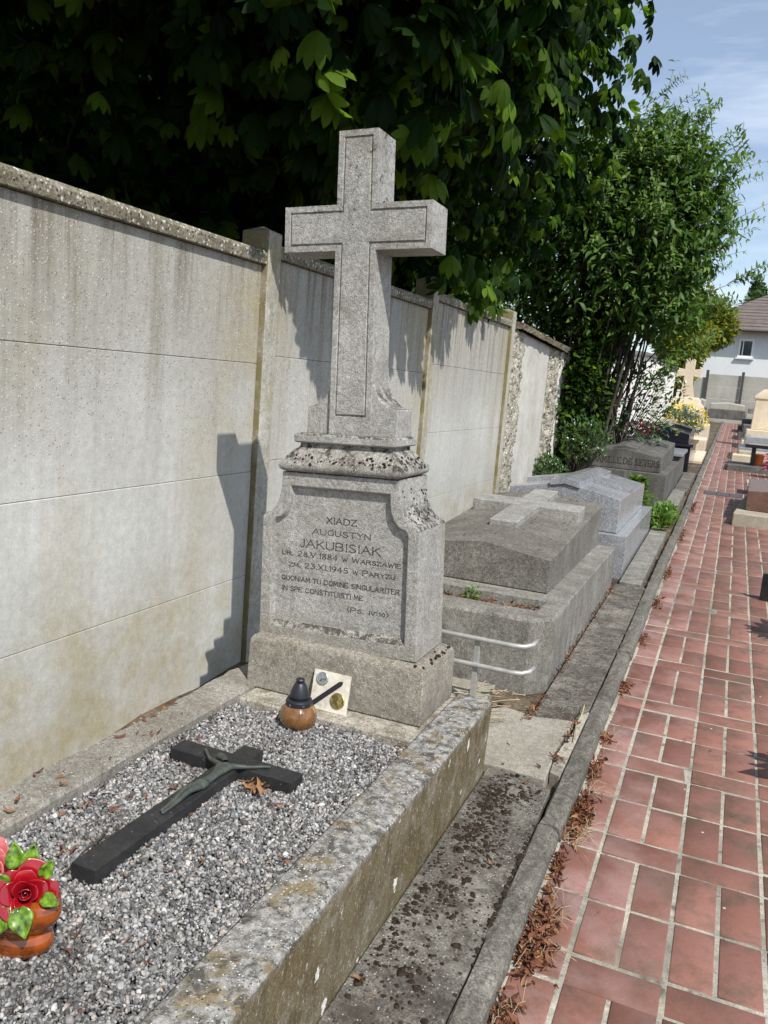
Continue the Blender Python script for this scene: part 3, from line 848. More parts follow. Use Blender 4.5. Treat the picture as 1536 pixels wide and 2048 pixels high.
wd = tag(MB().box(1.86, 2.42, 45.965, 45.995, 4.06, 4.82).build("window", M['glass'], hs))
b = MB()
for (xa, xb, za, zb) in ((1.78,1.88,3.98,4.90),(2.40,2.50,3.98,4.90),(1.88,2.40,4.80,4.90),(1.88,2.40,3.98,4.08),(1.97,2.02,4.08,4.80)):
    b.box(xa, xb, 45.93, 45.998, za, zb)
fr = b.build("frame", M['white'], wd)
b = MB(); b.box(1.70, 2.56, 45.86, 45.997, 3.90, 3.975); b.build("sill", M['housewall'], wd)

# ================================================================== THE TALL GRAVESTONE
XC, ZP, TILT = 0.875, 0.540, math.radians(2.55)
ct, st = math.cos(TILT), math.sin(TILT)
def mon(u, w, y):       # u across, w up from the base block, y depth -> the leaning upper part
    return (XC + u*ct - w*st, y, ZP + u*st + w*ct)
gs = empty("gravestone", (0.885, 2.65, 0.345), "tall pale granite gravestone topped by a cross with carved inscription, leaning slightly", "gravestone")
# base block with a sloping shoulder
b = MB()
def boxl(b, cx, cy, prof, fn):
    """stacked rectangles: prof of (half width, half depth, z)"""
    vs = []
    for hw, hd, z in prof:
        vs += [fn(cx-hw, cy-hd, z), fn(cx+hw, cy-hd, z), fn(cx+hw, cy+hd, z), fn(cx-hw, cy+hd, z)]
    fs = [(3,2,1,0)]
    for i in range(len(prof)-1):
        o = 4*i
        fs += [(o+k, o+(k+1) % 4, o+4+(k+1) % 4, o+4+k) for k in range(4)]
    o = 4*(len(prof)-1); fs += [(o,o+1,o+2,o+3)]
    b.add(vs, fs)
idn = lambda x, y, z: (x, y, z)
boxl(b, 0.889, 2.652, [(0.338,0.170,0.345),(0.334,0.167,0.520),(0.326,0.160,0.533),(0.306,0.138,0.546)], idn)
b.build("base", M['granite_base'], gs, bevel=0.006)
# die (the inscribed block)
def arc(cx, cz, r, a0, a1, n):
    return [(cx+r*math.cos(math.radians(a0+(a1-a0)*i/n)), cz+r*math.sin(math.radians(a0+(a1-a0)*i/n))) for i in range(n+1)]
def outline(hb, hs_, zs, ht, zt_, zb, n=8, lip=0.012):
    """half profile from the bottom right corner up to the top right: shoulder with a hollow curve"""
    right = [(hb, zb), (hs_, zs), (hs_-lip, zs+lip*1.3)]
    x0, z0 = hs_-lip, zs+lip*1.3
    x1, z1 = ht, zt_-0.022
    # quarter hollow: centre at (x0, z1)
    for i in range(1, n+1):
        a = math.radians(90*i/n)
        right.append((x0-(x0-x1)*math.sin(a), z1-(z1-z0)*math.cos(a)))
    right.append((ht, zt_))
    return right + [(-x, z) for x, z in reversed(right)]
yf, yb_ = 2.520, 2.786
O = outline(0.304, 0.297, 0.438, 0.221, 0.604, -0.004)
R1 = outline(0.260, 0.257, 0.425, 0.188, 0.556, 0.046)
R2 = outline(0.251, 0.248, 0.418, 0.181, 0.547, 0.066)
n = len(O)
vs = [mon(x, z, yf) for x, z in O]+[mon(x, z, yf) for x, z in R1]+[mon(x, z, yf+0.020) for x, z in R2]+[mon(x, z, yb_) for x, z in O]
fs = []
for i in range(n):
    j = (i+1) % n
    fs += [(i, j, n+j, n+i), (n+i, n+j, 2*n+j, 2*n+i), (j, i, 3*n+i, 3*n+j)]
fs += [tuple(2*n+i for i in range(n)), tuple(3*n+i for i in range(n-1, -1, -1))]
b = MB(); b.add(vs, fs)
die = b.build("die", M['granite_white'], gs, bevel=0.0035)
# cap moulding: torus, hollow, fillet, plinth; lichen on it
b = MB()
prof = [(0.206,0.120,0.606),(0.216,0.129,0.609),(0.2245,0.1365,0.615),(0.2285,0.1405,0.624),(0.2285,0.1405,0.631),(0.2245,0.1365,0.641),
        (0.214,0.127,0.652),(0.2015,0.117,0.665),(0.189,0.107,0.679),(0.179,0.099,0.687),(0.172,0.093,0.691),(0.170,0.091,0.697),(0.170,0.091,0.7055)]
boxl(b, 0, 0, prof, lambda x, y, z: mon(x, z, y+2.642))
b.build("moulding", M['granite_lichen'], gs, bevel=0.002)
b = MB(); boxl(b, 0, 0, [(0.180,0.101,0.7058),(0.187,0.108,0.711),(0.187,0.108,0.732),(0.181,0.102,0.7385)], lambda x, y, z: mon(x, z, y+2.642))
b.build("plinth", M['granite_white'], gs, bevel=0.002)
# cross foot
FT = outline(0.170, 0.168, 0.832, 0.0745, 0.975, 0.7365, lip=0.0)
# a softer hollow than a quarter circle
b = MB(); b.prism(FT, lambda x, z: mon(x, z, 2.596), lambda x, z: mon(x, z, 2.742))
b.build("cross_foot", M['granite_white'], gs, bevel=0.004)
# cross with an incised border
def cross_pts(d):
    hb, ht_, za0, za1, zt_, zb = 0.0785-d, 0.0715-d, 1.352+d, 1.502-d, 1.735-d, 0.7370+(d if d else 0)
    ah = 0.2685-d
    hm = hb+(ht_-hb)*0.62
    P = [(hb, zb if d == 0 else zb+0.045), (hm, za0), (ah, za0), (ah, za1), (hm-0.001, za1), (ht_, zt_)]
    return P+[(-x, z) for x, z in reversed(P)]
cyf, cyb = 2.584, 2.728
rings = [(cross_pts(0), cyf), (cross_pts(0.0195), cyf), (cross_pts(0.0215), cyf+0.006), (cross_pts(0.0245), cyf+0.006), (cross_pts(0.0265), cyf)]
n = 12; vs = []; fs = []
for pts, yy in rings: vs += [mon(x, z, yy) for x, z in pts]
for r_ in range(4):
    fs += [(r_*n+i, r_*n+(i+1) % n, (r_+1)*n+(i+1) % n, (r_+1)*n+i) for i in range(n)]
fs.append(tuple(4*n+i for i in range(n)))
o5 = len(vs); vs += [mon(x, z, cyb) for x, z in cross_pts(0)]
fs += [((i+1) % n, i, o5+i, o5+(i+1) % n) for i in range(n)]
fs.append(tuple(o5+i for i in range(n-1, -1, -1)))
b = MB(); b.add(vs, fs)
b.build("cross", M['granite_white'], gs, bevel=0.0022)

# carved letters: strokes with serifs
GL = {
 'A': [[(0,0),(.5,1),(1,0)],[(.2,.36),(.8,.36)]], 'B': [[(0,0),(0,1),(.55,1),(.78,.88),(.78,.64),(.55,.53),(0,.53)],[(.55,.53),(.85,.4),(.85,.13),(.6,0),(0,0)]],
 'C': [[(.9,.8),(.7,.97),(.4,1),(.12,.8),(.02,.5),(.12,.2),(.4,0),(.7,.03),(.9,.2)]], 'D': [[(0,0),(0,1),(.5,1),(.85,.8),(.95,.5),(.85,.2),(.5,0),(0,0)]],
 'E': [[(.75,.9),(.75,1),(0,1),(0,0),(.8,0),(.8,.12)],[(0,.53),(.55,.53)]], 'F': [[(.75,.9),(.75,1),(0,1),(0,0)],[(0,.53),(.55,.53)]],
 'G': [[(.9,.8),(.7,.97),(.4,1),(.12,.8),(.02,.5),(.12,.2),(.4,0),(.7,.03),(.9,.2),(.9,.45),(.6,.45)]], 'I': [[(.1,0),(.1,1)]],
 'J': [[(.5,1),(.5,.2),(.4,.02),(.2,-.05),(.02,.12)]], 'K': [[(0,0),(0,1)],[(.8,1),(.02,.42)],[(.28,.62),(.85,0)]], 'L': [[(0,1),(0,0),(.7,0),(.7,.14)]],
 'M': [[(0,0),(.08,1),(.5,.25),(.92,1),(1,0)]], 'N': [[(0,0),(0,1),(.85,0),(.85,1)]],
 'O': [[(.5,1),(.15,.85),(.02,.5),(.15,.15),(.5,0),(.85,.15),(.98,.5),(.85,.85),(.5,1)]], 'P': [[(0,0),(0,1),(.55,1),(.8,.87),(.8,.62),(.55,.48),(0,.48)]],
 'Q': [[(.5,1),(.15,.85),(.02,.5),(.15,.15),(.5,0),(.85,.15),(.98,.5),(.85,.85),(.5,1)],[(.6,.25),(1,-.12)]],
 'R': [[(0,0),(0,1),(.55,1),(.8,.87),(.8,.65),(.55,.52),(0,.52)],[(.45,.52),(.9,0)]],
 'S': [[(.75,.82),(.6,.97),(.35,1),(.1,.88),(.1,.65),(.4,.53),(.7,.4),(.8,.2),(.62,.02),(.3,0),(.05,.16)]], 'T': [[(0,.88),(0,1),(.9,1),(.9,.88)],[(.45,1),(.45,0)]],
 'U': [[(0,1),(0,.25),(.15,.05),(.42,0),(.7,.05),(.85,.25),(.85,1)]], 'V': [[(0,1),(.42,0),(.85,1)]], 'W': [[(0,1),(.3,0),(.6,.85),(.9,0),(1.2,1)]],
 'X': [[(0,0),(.85,1)],[(0,1),(.85,0)]], 'Y': [[(0,1),(.42,.5),(.85,1)],[(.42,.5),(.42,0)]], 'Z': [[(.03,.87),(.03,1),(.8,1),(0,0),(.82,0),(.82,.13)]],
 '1': [[(.0,.8),(.22,1),(.22,0)]], '2': [[(.03,.75),(.15,.95),(.4,1),(.65,.9),(.68,.68),(.05,.02),(.05,0),(.75,0)]],
 '3': [[(.05,1),(.68,1),(.32,.6),(.6,.55),(.72,.3),(.55,.05),(.25,0),(.02,.15)]], '4': [[(.55,0),(.55,1),(0,.3),(.78,.3)]],
 '5': [[(.68,1),(.15,1),(.1,.55),(.4,.62),(.68,.48),(.7,.2),(.45,0),(.05,.1)]], '8': [[(.35,.55),(.08,.75),(.12,.95),(.35,1),(.6,.95),(.62,.75),(.08,.3),(.1,.06),(.35,0),(.65,.06),(.66,.3),(.35,.55)]],
 '9': [[(.65,.65),(.45,.45),(.15,.5),(.02,.75),(.18,.97),(.45,1),(.66,.82),(.62,.4),(.3,0)]], '0': [[(.35,1),(.1,.8),(.03,.5),(.1,.2),(.35,0),(.6,.2),(.67,.5),(.6,.8),(.35,1)]],
 '.': [[(.0,.0),(.08,.08)]], ':': [[(.0,.15),(.08,.23)],[(.0,.65),(.08,.73)]], '(': [[(.28,1.1),(.0,.5),(.28,-.1)]], ')': [[(.0,1.1),(.28,.5),(.0,-.1)]], ' ': [],
}
def adv(ch): 
    g_ = GL[ch]
    return (max((p[0] for s in g_ for p in s), default=0.32))
def text_strips(text, width, h, sw, serif, fn, sp=0.30):
    """text: list of (character, relative height); fn(a, b, d) -> point; d lifts off the face"""
    sizes = [s for _, s in text]
    tot = sum(adv(c)*s for c, s in text)+sp*sum(sizes[:-1])
    kx = width/(tot*h)
    b = MB(); x = 0.0
    for ch, s in text:
        for stroke in GL[ch]:
            P = [Vector((x+px*s*h*kx, py*s*h)) for px, py in stroke]
            for p, q_ in zip(P[:-1], P[1:]):
                d = (q_-p)
                if d.length < 1e-6: continue
                t_ = d.normalized(); nn = Vector((-t_.y, t_.x))
                wd_ = sw*(1.0 if abs(t_.y) > .35 else 0.75)
                a, c = p-t_*sw*.35, q_+t_*sw*.35
                q4 = [a+nn*wd_/2, a-nn*wd_/2, c-nn*wd_/2, c+nn*wd_/2]
                b.add([fn(v.x, v.y, 0) for v in q4]+[fn(v.x, v.y, 0.0008) for v in q4], [(4,5,6,7),(0,1,5,4),(1,2,6,5),(2,3,7,6),(3,0,4,7)])
            if serif:
                for e, nb in ((P[0], P[1]), (P[-1], P[-2])):
                    t_ = (e-nb).normalized() if (e-nb).length > 0 else Vector((0,1))
                    if abs(t_.y) > .6 and (abs(e.y) < .03*h*s or abs(e.y-h*s) < .03*h*s):
                        hw = .12*h*s
                        q4 = [e+Vector((-hw, -sw*.35)), e+Vector((hw, -sw*.35)), e+Vector((hw, sw*.35)), e+Vector((-hw, sw*.35))]
                        b.add([fn(v.x, v.y, 0) for v in q4]+[fn(v.x, v.y, 0.0008) for v in q4], [(4,5,6,7),(0,1,5,4),(1,2,6,5),(2,3,7,6),(3,0,4,7)])
        x += (adv(ch)+sp)*s*h*kx
    return b
LINES = [("XIADZ", .803, .916, .971, .0205, True), ("AUGUSTYN", .751, .971, .926, .0185, True), ("JAKUBISIAK", .705, 1.011, .874, .0265, True),
         ("UR. 28.V.1884 w WARSZAWIE", .636, 1.090, .836, .0175, True), ("ZM. 23.XI.1945 w PARYZU", .666, 1.072, .797, .0175, True),
         ("QUONIAM TU DOMINE SINGULARITER", .640, 1.093, .745, .0165, False), ("IN SPE CONSTITUISTI ME.", .645, .966, .707, .0165, False), ("(PS. IV:10)", .905, 1.059, .673, .0165, True)]
for (txt, xa, xb, zb, h, serif) in LINES:
    chars = []
    prev = ' '
    for i, ch in enumerate(txt):
        s = 1.0
        if ch == 'w': ch, s = 'W', .72
        elif txt[:2] in ("UR", "ZM"):
            if ch.isalpha() and prev.isalpha(): s = .78
            if i < 2: s = .8
            if 'XI' in txt and ch in 'XI': s = 1.0
        elif txt.startswith("(") and ch in "SIV10": s = .8
        chars.append((ch, s)); prev = ch
    u0 = (xa-XC)*ct+(zb-ZP)*st; w0 = -(xa-XC)*st+(zb-ZP)*ct
    sb = text_strips(chars, (xb-xa), h, 0.0033 if h > .02 else 0.0026, serif,
                     lambda a, b_, d: mon(u0+a, w0+b_-0.0, yf+0.0202-d))
    sb.build("inscription", M['ink'], gs)

# ------------------------------------------------------------------ the grave in front of it: kerb, ledge, gravel
gv = empty("grave_surround", (0.95, 1.4, 0.06), "long low concrete grave surround filled with grey gravel before the tall gravestone", "grave surround")
TOP = 0.372
b = MB(); b.prism([(1.255, 0.0), (1.376, 0.0), (1.388, TOP-0.006), (1.378, TOP), (1.262, TOP), (1.255, TOP-0.006)],
                  lambda x, z: (x, -0.35, z+0.03), lambda x, z: (x, 2.80, z))
me = b.mesh("side_kerb")
for v in me.vertices:
    if v.co.y < 0: v.co.z -= 0.03
link_mesh("side_kerb", me, M['kerb_side'], gv, bevel=0.006)
b = MB(); LN = 60
for i in range(LN+1):
    yy = -0.35+3.19*i/LN
    xo = 0.455+0.008*math.sin(yy*7)+float(rng.normal()*.0035); xi = 0.588+float(rng.normal()*.0015)
    b.v += [(xo,yy,0.0),(xi,yy,0.0),(xi,yy,0.352),(xi-.008,yy,0.362),(xo+.06,yy,0.368+float(rng.normal()*.0012)),(xo+.012,yy,0.366),(xo,yy,0.352)]
b.f += [(i*7+k, i*7+(k+1) % 7, (i+1)*7+(k+1) % 7, (i+1)*7+k) for i in range(LN) for k in range(7)]
b.f += [tuple(range(6, -1, -1)), tuple(LN*7+k for k in range(7))]
link_mesh("side_ledge", b.mesh("side_ledge"), M['leftledge'], gv)
b = MB(); b.box(0.587, 1.2535, 2.375, 2.80, 0.05, 0.3435); b.build("end_slab", M['endslab'], gv, bevel=0.008)
b = MB(); b.box(0.586, 1.254, -0.35, 2.374, 0.02, 0.306); b.build("gravel_bed", M['gravelbed'], gv)

# gravel: some forty thousand chips
def gravel(n, x0, x1, y0, y1, z0, amp):
    x = rng.uniform(x0, x1, n); y = rng.uniform(y0, y1, n)
    lump = 0.006*np.sin(x*11+1.3)*np.sin(y*7.0)+0.004*np.sin(x*23+y*17)
    edge = 0.010*np.exp(-(np.minimum(x-x0, x1-x)/0.03)**2)
    z = z0+lump+edge+rng.uniform(-amp, amp, n)
    tv, tf = ico(0)
    tv = tv*(1+rng.normal(size=tv.shape)*0.13)
    s = np.exp(rng.normal(np.log(0.0042), 0.30, n))
    sc = np.stack([s*rng.uniform(.9, 1.45, n), s*rng.uniform(.75, 1.1, n), s*rng.uniform(.5, .85, n)], 1)
    R = rand_rot(n)*sc[:, None, :]
    t = np.clip(rng.beta(1.35, 1.5, n)+rng.normal(size=n)*.03, 0, 1)
    V_, F_, T_ = scatter(tv, tf, np.stack([x, y, z], 1), R, t)
    return np_mesh("gravel", V_, F_, T_)
tag(link_mesh("gravel", gravel(54000, 0.590, 1.252, 0.75, 2.372, 0.317, 0.0055), M['gravel']), "loose grey and white marble gravel inside the grave surround", "gravel", kind="stuff")

# ================================================================== SMALL THINGS ON THE GRAVE
# crucifix lying on the gravel
cx_ = empty("crucifix", (0.853, 1.695, 0.307), "black granite crucifix with a greenish bronze figure lying flat on the gravel", "crucifix", rot=(0, 0, math.radians(-0.3)))
cx_.scale = (1.02, 1.02, 1.0)
P = [(-0.0335,-0.352),(0.0335,-0.352),(0.0325,0.211),(0.200,0.213),(0.200,0.279),(0.0325,0.279),(0.0325,0.343),(-0.0325,0.343),(-0.0325,0.279),(-0.200,0.279),(-0.200,0.213),(-0.0325,0.211)]
b = MB(); b.prism(P, lambda x, y: (x, y, 0.049), lambda x, y: (x, y, 0.0))
b.build("cross", M['blackstone'], cx_, local=True, bevel=0.002)
def skin(name, pts, edges, radii, mat, parent, root=0, sub=2):
    me = bpy.data.meshes.new(name); me.from_pydata(pts, edges, []); 
    o = bpy.data.objects.new(name, me); COL.objects.link(o); o.parent = parent
    m = o.modifiers.new("skin", 'SKIN'); m.use_smooth_shade = True
    if not me.skin_vertices: me.attributes  # the layer comes with the modifier
    if len(me.skin_vertices) == 0:
        bm = bmesh.new(); bm.from_mesh(me); bm.verts.layers.skin.verify(); bm.to_mesh(me); bm.free()
    sv = me.skin_vertices[0].data
    for i, r in enumerate(radii):
        sv[i].radius = r if isinstance(r, tuple) else (r, r); sv[i].use_root = (i == root)
    s = o.modifiers.new("subd", 'SUBSURF'); s.levels = sub; s.render_levels = sub
    me.materials.append(mat)
    return o
zb = 0.049
sk = [(0.010,0.072,zb+.009),(0.011,0.115,zb+.009),(0.010,0.165,zb+.013),(0.001,0.197,zb+.014),(-0.018,0.212,zb+.017),(-0.040,0.215,zb+.018),     # hips waist chest neck chin head
      (0.030,0.193,zb+.012),(0.064,0.214,zb+.009),(0.092,0.238,zb+.008),(0.112,0.254,zb+.006),                                                    # right arm
      (-0.014,0.183,zb+.012),(-0.056,0.200,zb+.009),(-0.086,0.228,zb+.008),(-0.104,0.248,zb+.006),                                                # left arm
      (0.018,0.045,zb+.013),(0.015,0.008,zb+.019),(0.013,-0.040,zb+.010),(0.012,-0.080,zb+.006),(0.013,-0.100,zb+.008),
      (0.000,0.045,zb+.013),(0.000,0.008,zb+.021),(0.003,-0.040,zb+.011),(0.006,-0.078,zb+.010),(0.008,-0.098,zb+.012)]
se = [(0,1),(1,2),(2,3),(3,4),(4,5),(2,6),(6,7),(7,8),(8,9),(2,10),(10,11),(11,12),(12,13),(0,14),(14,15),(15,16),(16,17),(17,18),(0,19),(19,20),(20,21),(21,22),(22,23)]
sr = [(.017,.011),(.0145,.010),(.0195,.0125),.009,.0115,.0125,.009,.0062,.0052,.0055,.009,.0062,.0052,.0055,.0098,.0085,.0068,.0048,.0045,.0098,.0085,.0068,.0048,.0045]
sr = [(a*.92 if not isinstance(a, tuple) else (a[0]*.92, a[1]*.92)) for a in sr]
corpus = skin("corpus", sk, se, sr, M['bronze'], cx_)
# loincloth
lb = MB(); lb.lathe([(0.0165,-.018),(0.0195,-.010),(0.0195,.004),(0.017,.014)], (0,0,0), 14, 1.0, .62, fn=lambda x, y, z: (0.0095+x, 0.066+z+0.15*x, zb+.010+y))
lb.build("loincloth", M['bronze'], cx_, local=True, smooth=True)

# grave lantern
LX, LY, LZ = 0.856, 2.318, 0.318
ln = empty("grave_lantern", (LX, LY, LZ), "amber glass grave lantern with a black plastic lid on the gravel by the plaque", "lantern")
b = MB()
prof = [(0.030,0.0),(0.040,0.003),(0.050,0.012),(0.0585,0.027),(0.0615,0.043),(0.0600,0.057),(0.053,0.071),(0.043,0.081),(0.039,0.086)]
nn = 96
vs = []
for i, (r, z) in enumerate(prof):
    for k in range(nn):
        a = 2*math.pi*k/nn
        amp = 0.0013*math.sin(math.pi*min(1, i/(len(prof)-1)))
        rr = r+amp*math.cos(24*(a+z*13))
        vs.append((LX+rr*math.cos(a), LY+rr*math.sin(a), LZ+z))
fs = [(i*nn+k, i*nn+(k+1) % nn, (i+1)*nn+(k+1) % nn, (i+1)*nn+k) for i in range(len(prof)-1) for k in range(nn)]
fs.append(tuple(range(nn-1, -1, -1)))
b.add(vs, fs); b.build("glass_jar", M['amber'], ln, smooth=True)
b = MB(); b.lathe([(0.030,0.004),(0.030,0.052),(0.024,0.056)], (LX,LY,LZ), 20); b.build("candle", M['candle'], ln, smooth=True)
b = MB(); b.lathe([(0.041,0.080),(0.0435,0.082),(0.0435,0.096),(0.0415,0.101),(0.0345,0.103),(0.0345,0.104)], (LX,LY,LZ), 36)
b.build("collar", M['plastic'], ln, smooth=False)
b = MB(); b.lathe([(0.0335,0.103),(0.0325,0.114),(0.0285,0.130),(0.0225,0.145),(0.0165,0.155),(0.0150,0.157)], (LX,LY,LZ), 32)
b.build("lid", M['plastic'], ln, smooth=True)
b = MB(); b.lathe([(0.0105,0.156),(0.0105,0.163),(0.0145,0.163),(0.0150,0.166),(0.0125,0.170),(0.006,0.172)], (LX,LY,LZ), 20)
b.build("knob", M['plastic'], ln, smooth=False)
for k in range(6):
    a = k*math.pi/3+.3
    b = MB(); c_, s_ = math.cos(a), math.sin(a)
    b.box(0.0432, 0.0445, -0.004, 0.004, 0.0865, 0.0925, lambda x, y, z: (LX+x*c_-y*s_, LY+x*s_+y*c_, LZ+z))
    b.build("vent", M['silver'] if k in (4, 5) else M['darkgap'], ln)

# marble plaque leaning on the base
PO = Vector((0.836, 2.433, 0.3445)); PXv = Vector((0.9985, 0.0, -0.004)).normalized()
PUv = Vector((-0.10, 0.30, 0.94)).normalized(); PUv = (PUv-PXv*PUv.dot(PXv)*0.45).normalized()
PNv = PXv.cross(PUv).normalized()
pq = empty("plaque", PO, "small cream marble plaque with silver and gold medallions leaning on the gravestone", "plaque")
W_, H_ = 0.138, 0.132
def pl(a, c, d): return tuple(PO+PXv*a*W_+PUv*c*H_+PNv*d)
b = MB(); b.prism([(0,0),(1,0),(1,1),(0,1)], lambda a, c: pl(a, c, 0), lambda a, c: pl(a, c, -0.012))
b.build("slab", M['marble'], pq, bevel=0.0012)
def disc(name, ca, cc, r, mat, seed):
    r_ = np.random.default_rng(seed); b = MB(); nn = 36; vs = []
    rad = [0, .25, .5, .7, .88, .95, 1.0]
    bumps = [(r_.uniform(-.5,.5), r_.uniform(-.6,.6), r_.uniform(.12,.28), r_.uniform(.3,1)) for _ in range(9)]
    for q_ in rad:
        for k in range(nn):
            a = 2*math.pi*k/nn; x, y = q_*math.cos(a), q_*math.sin(a)
            h = .0022 if q_ < .99 else 0.0
            h += .0012 if q_ in (.88, .95) else 0
            if q_ < .85: h += .003*sum(g_[3]*math.exp(-((x-g_[0])**2+(y-g_[1])**2)/(g_[2]**2)) for g_ in bumps)*.6
            p = PO+PXv*(ca*W_+x*r)+PUv*(cc*H_+y*r)+PNv*h
            vs.append(tuple(p))
    fs = [(i*nn+k, i*nn+(k+1) % nn, (i+1)*nn+(k+1) % nn, (i+1)*nn+k) for i in range(len(rad)-1) for k in range(nn)]
    b.add(vs, fs); return b.build(name, mat, pq, smooth=True)
disc("silver_medallion", .25, .79, .023, M['silver'], 3)
disc("gold_medallion", .74, .315, .028, M['goldm'], 5)
a0, a1 = Vector((.08, .12)), Vector((.80, .80))
d_ = (a1-a0); d_.normalize(); nv = Vector((-d_.y, d_.x))
w_ = .058
P = [a0+nv*w_*.6, a0-d_*.03, a0-nv*w_*.6+d_*0.0, a0-nv*w_+d_*.06, a1-nv*w_-d_*.06, a1-nv*w_*.6, a1+d_*.03, a1+nv*w_*.6, a1+nv*w_-d_*.06, a0+nv*w_+d_*.06]
b = MB(); b.prism([(p.x, p.y) for p in P], lambda a, c: pl(a, c, .0055), lambda a, c: pl(a, c, .0003))
b.build("ribbon_bar", M['plastic'], pq, bevel=0.0008)

# ceramic planter with glazed roses
FX, FY, FZ = 0.838, 1.125, 0.314
fp = empty("ceramic_planter", (FX, FY, FZ), "glossy brown ceramic planter with glazed roses and green leaves on the gravel", "planter")
b = MB()
prof = [(0.120,0.0),(0.140,0.004),(0.152,0.014),(0.155,0.028),(0.149,0.039),(0.140,0.045),(0.139,0.051),(0.145,0.060),(0.157,0.067),(0.170,0.075),(0.178,0.088),(0.180,0.100),(0.175,0.113),(0.163,0.121),(0.14,0.125),(0.04,0.128)]
vsn = 56
def potfn(x, y, z):
    a = math.atan2((y-FY)/.36, (x-FX)/.80)
    wv = 1+.022*math.sin(3*a+z*22)*(1 if z > FZ+.05 else .3)
    return (FX+(x-FX)*wv, FY+(y-FY)*wv, z+.006*math.sin(2*a+1))
b.lathe(prof, (FX, FY, FZ), vsn, .80, .36, fn=potfn)
b.build("pot", M['pot'], fp, smooth=True)
def petal_patch(b, base, ax, side, upv, width, length, open_, curl, nu=9, nv=7):
    """a cupped petal: rises along ax, leans out along upv (radial) by open_, its rim curls back"""
    n0 = []
    for i in range(nv+1):
        v = i/nv
        wv = width*(0.30+0.70*math.sin(math.pi*min(1, .12+v*.62)))*(1 if v < .8 else 1-.9*(v-.8)**1.5*3)
        for j in range(nu+1):
            u = -1+2*j/nu
            ang = u*wv/max(.008, length*.55)
            r_out = length*(math.sin(open_)*v + curl*v**3)
            hgt = length*(math.cos(open_)*v - curl*.65*v**4)
            cup = length*.23*(u*u)*(1-.7*v)
            p = base+ax*(hgt+cup*.25)+upv*(r_out-cup)+side*(u*wv)
            n0.append(tuple(p))
    fs = [(i*(nu+1)+j, i*(nu+1)+j+1, (i+1)*(nu+1)+j+1, (i+1)*(nu+1)+j) for i in range(nv) for j in range(nu)]
    b.add(n0, fs)
def rose(c, axis, R_, mat, seed):
    r_ = np.random.default_rng(seed)
    ax = Vector(axis).normalized(); s0 = ax.cross(Vector((0,0,1))).normalized(); t0 = s0.cross(ax)
    b = MB(); base = Vector(c)-ax*R_*.55
    a = r_.uniform(0, 6)
    for ring, (k, ln_, wd_, op, cu) in enumerate(((5, 1.12, .66, 1.0, .24), (4, 1.02, .50, .68, .26), (3, .98, .40, .36, .17), (2, .96, .28, .15, .06))):
        for i in range(k):
            a2 = a+2*math.pi*i/k+r_.normal()*.1
            rad = (s0*math.cos(a2)+t0*math.sin(a2)); sd = ax.cross(rad)
            petal_patch(b, base+rad*R_*.06+ax*R_*.10*ring*.5, ax, sd, rad, wd_*R_*(1+.08*r_.normal()), ln_*R_*(1+.06*r_.normal()), op+.05*r_.normal(), cu)
        a += .75
    # the rolled heart
    path = []
    for q_ in range(26):
        th = q_*.42; rr = R_*(.035+.011*q_*.75)
        path.append((base+ax*R_*(1.0-.004*q_)+(s0*math.cos(th)+t0*math.sin(th))*rr, base+ax*R_*.35+(s0*math.cos(th)+t0*math.sin(th))*rr*.7))
    vs = []; fs = []
    for p, q_ in path: vs += [tuple(p), tuple(q_)]
    fs = [(2*i, 2*i+1, 2*i+3, 2*i+2) for i in range(len(path)-1)]
    b.add(vs, fs)
    me = bpy.data.meshes.new("rose"); me.from_pydata(b.v, [], b.f)
    o = link_mesh("rose", me, mat, fp, smooth=True)
    s = o.modifiers.new("thick", 'SOLIDIFY'); s.thickness = 0.0022; s.offset = 0
    ss = o.modifiers.new("soft", 'SUBSURF'); ss.levels = 1; ss.render_levels = 1
    return o
ro = rose((0.926, 1.098, 0.456), (0.62, -0.66, 0.42), 0.045, M['rose'], 4); ro["label"] = "crimson rose"
ro = rose((0.824, 1.120, 0.458), (0.30, -0.80, 0.45), 0.046, M['rosepink'], 9); ro["label"] = "pink rose"
def ceramic_leaf(c, d, nrm, L, wd_):
    d = Vector(d).normalized(); nrm = Vector(nrm).normalized(); sd = d.cross(nrm).normalized(); nrm = sd.cross(d)
    b = MB(); vs = []; nu, nv_ = 6, 8
    for i in range(nv_+1):
        v = i/nv_; w_ = wd_*math.sin(math.pi*min(1, (.06+.94*v))**.75)*(1 if v < .999 else 0.02)
        for j in range(nu+1):
            u = -1+2*j/nu
            vs.append(tuple(Vector(c)+d*L*v+sd*u*w_+nrm*(.25*wd_*abs(u)+.002*math.sin(v*14)*abs(u)-L*.22*v*v)))
    b.add(vs, [(i*(nu+1)+j, i*(nu+1)+j+1, (i+1)*(nu+1)+j+1, (i+1)*(nu+1)+j) for i in range(nv_) for j in range(nu)])
    me = bpy.data.meshes.new("leaf"); me.from_pydata(b.v, [], b.f)
    o = link_mesh("leaf", me, M['cleaf'], fp, smooth=True)
    s = o.modifiers.new("thick", 'SOLIDIFY'); s.thickness = 0.003; s.offset = 0
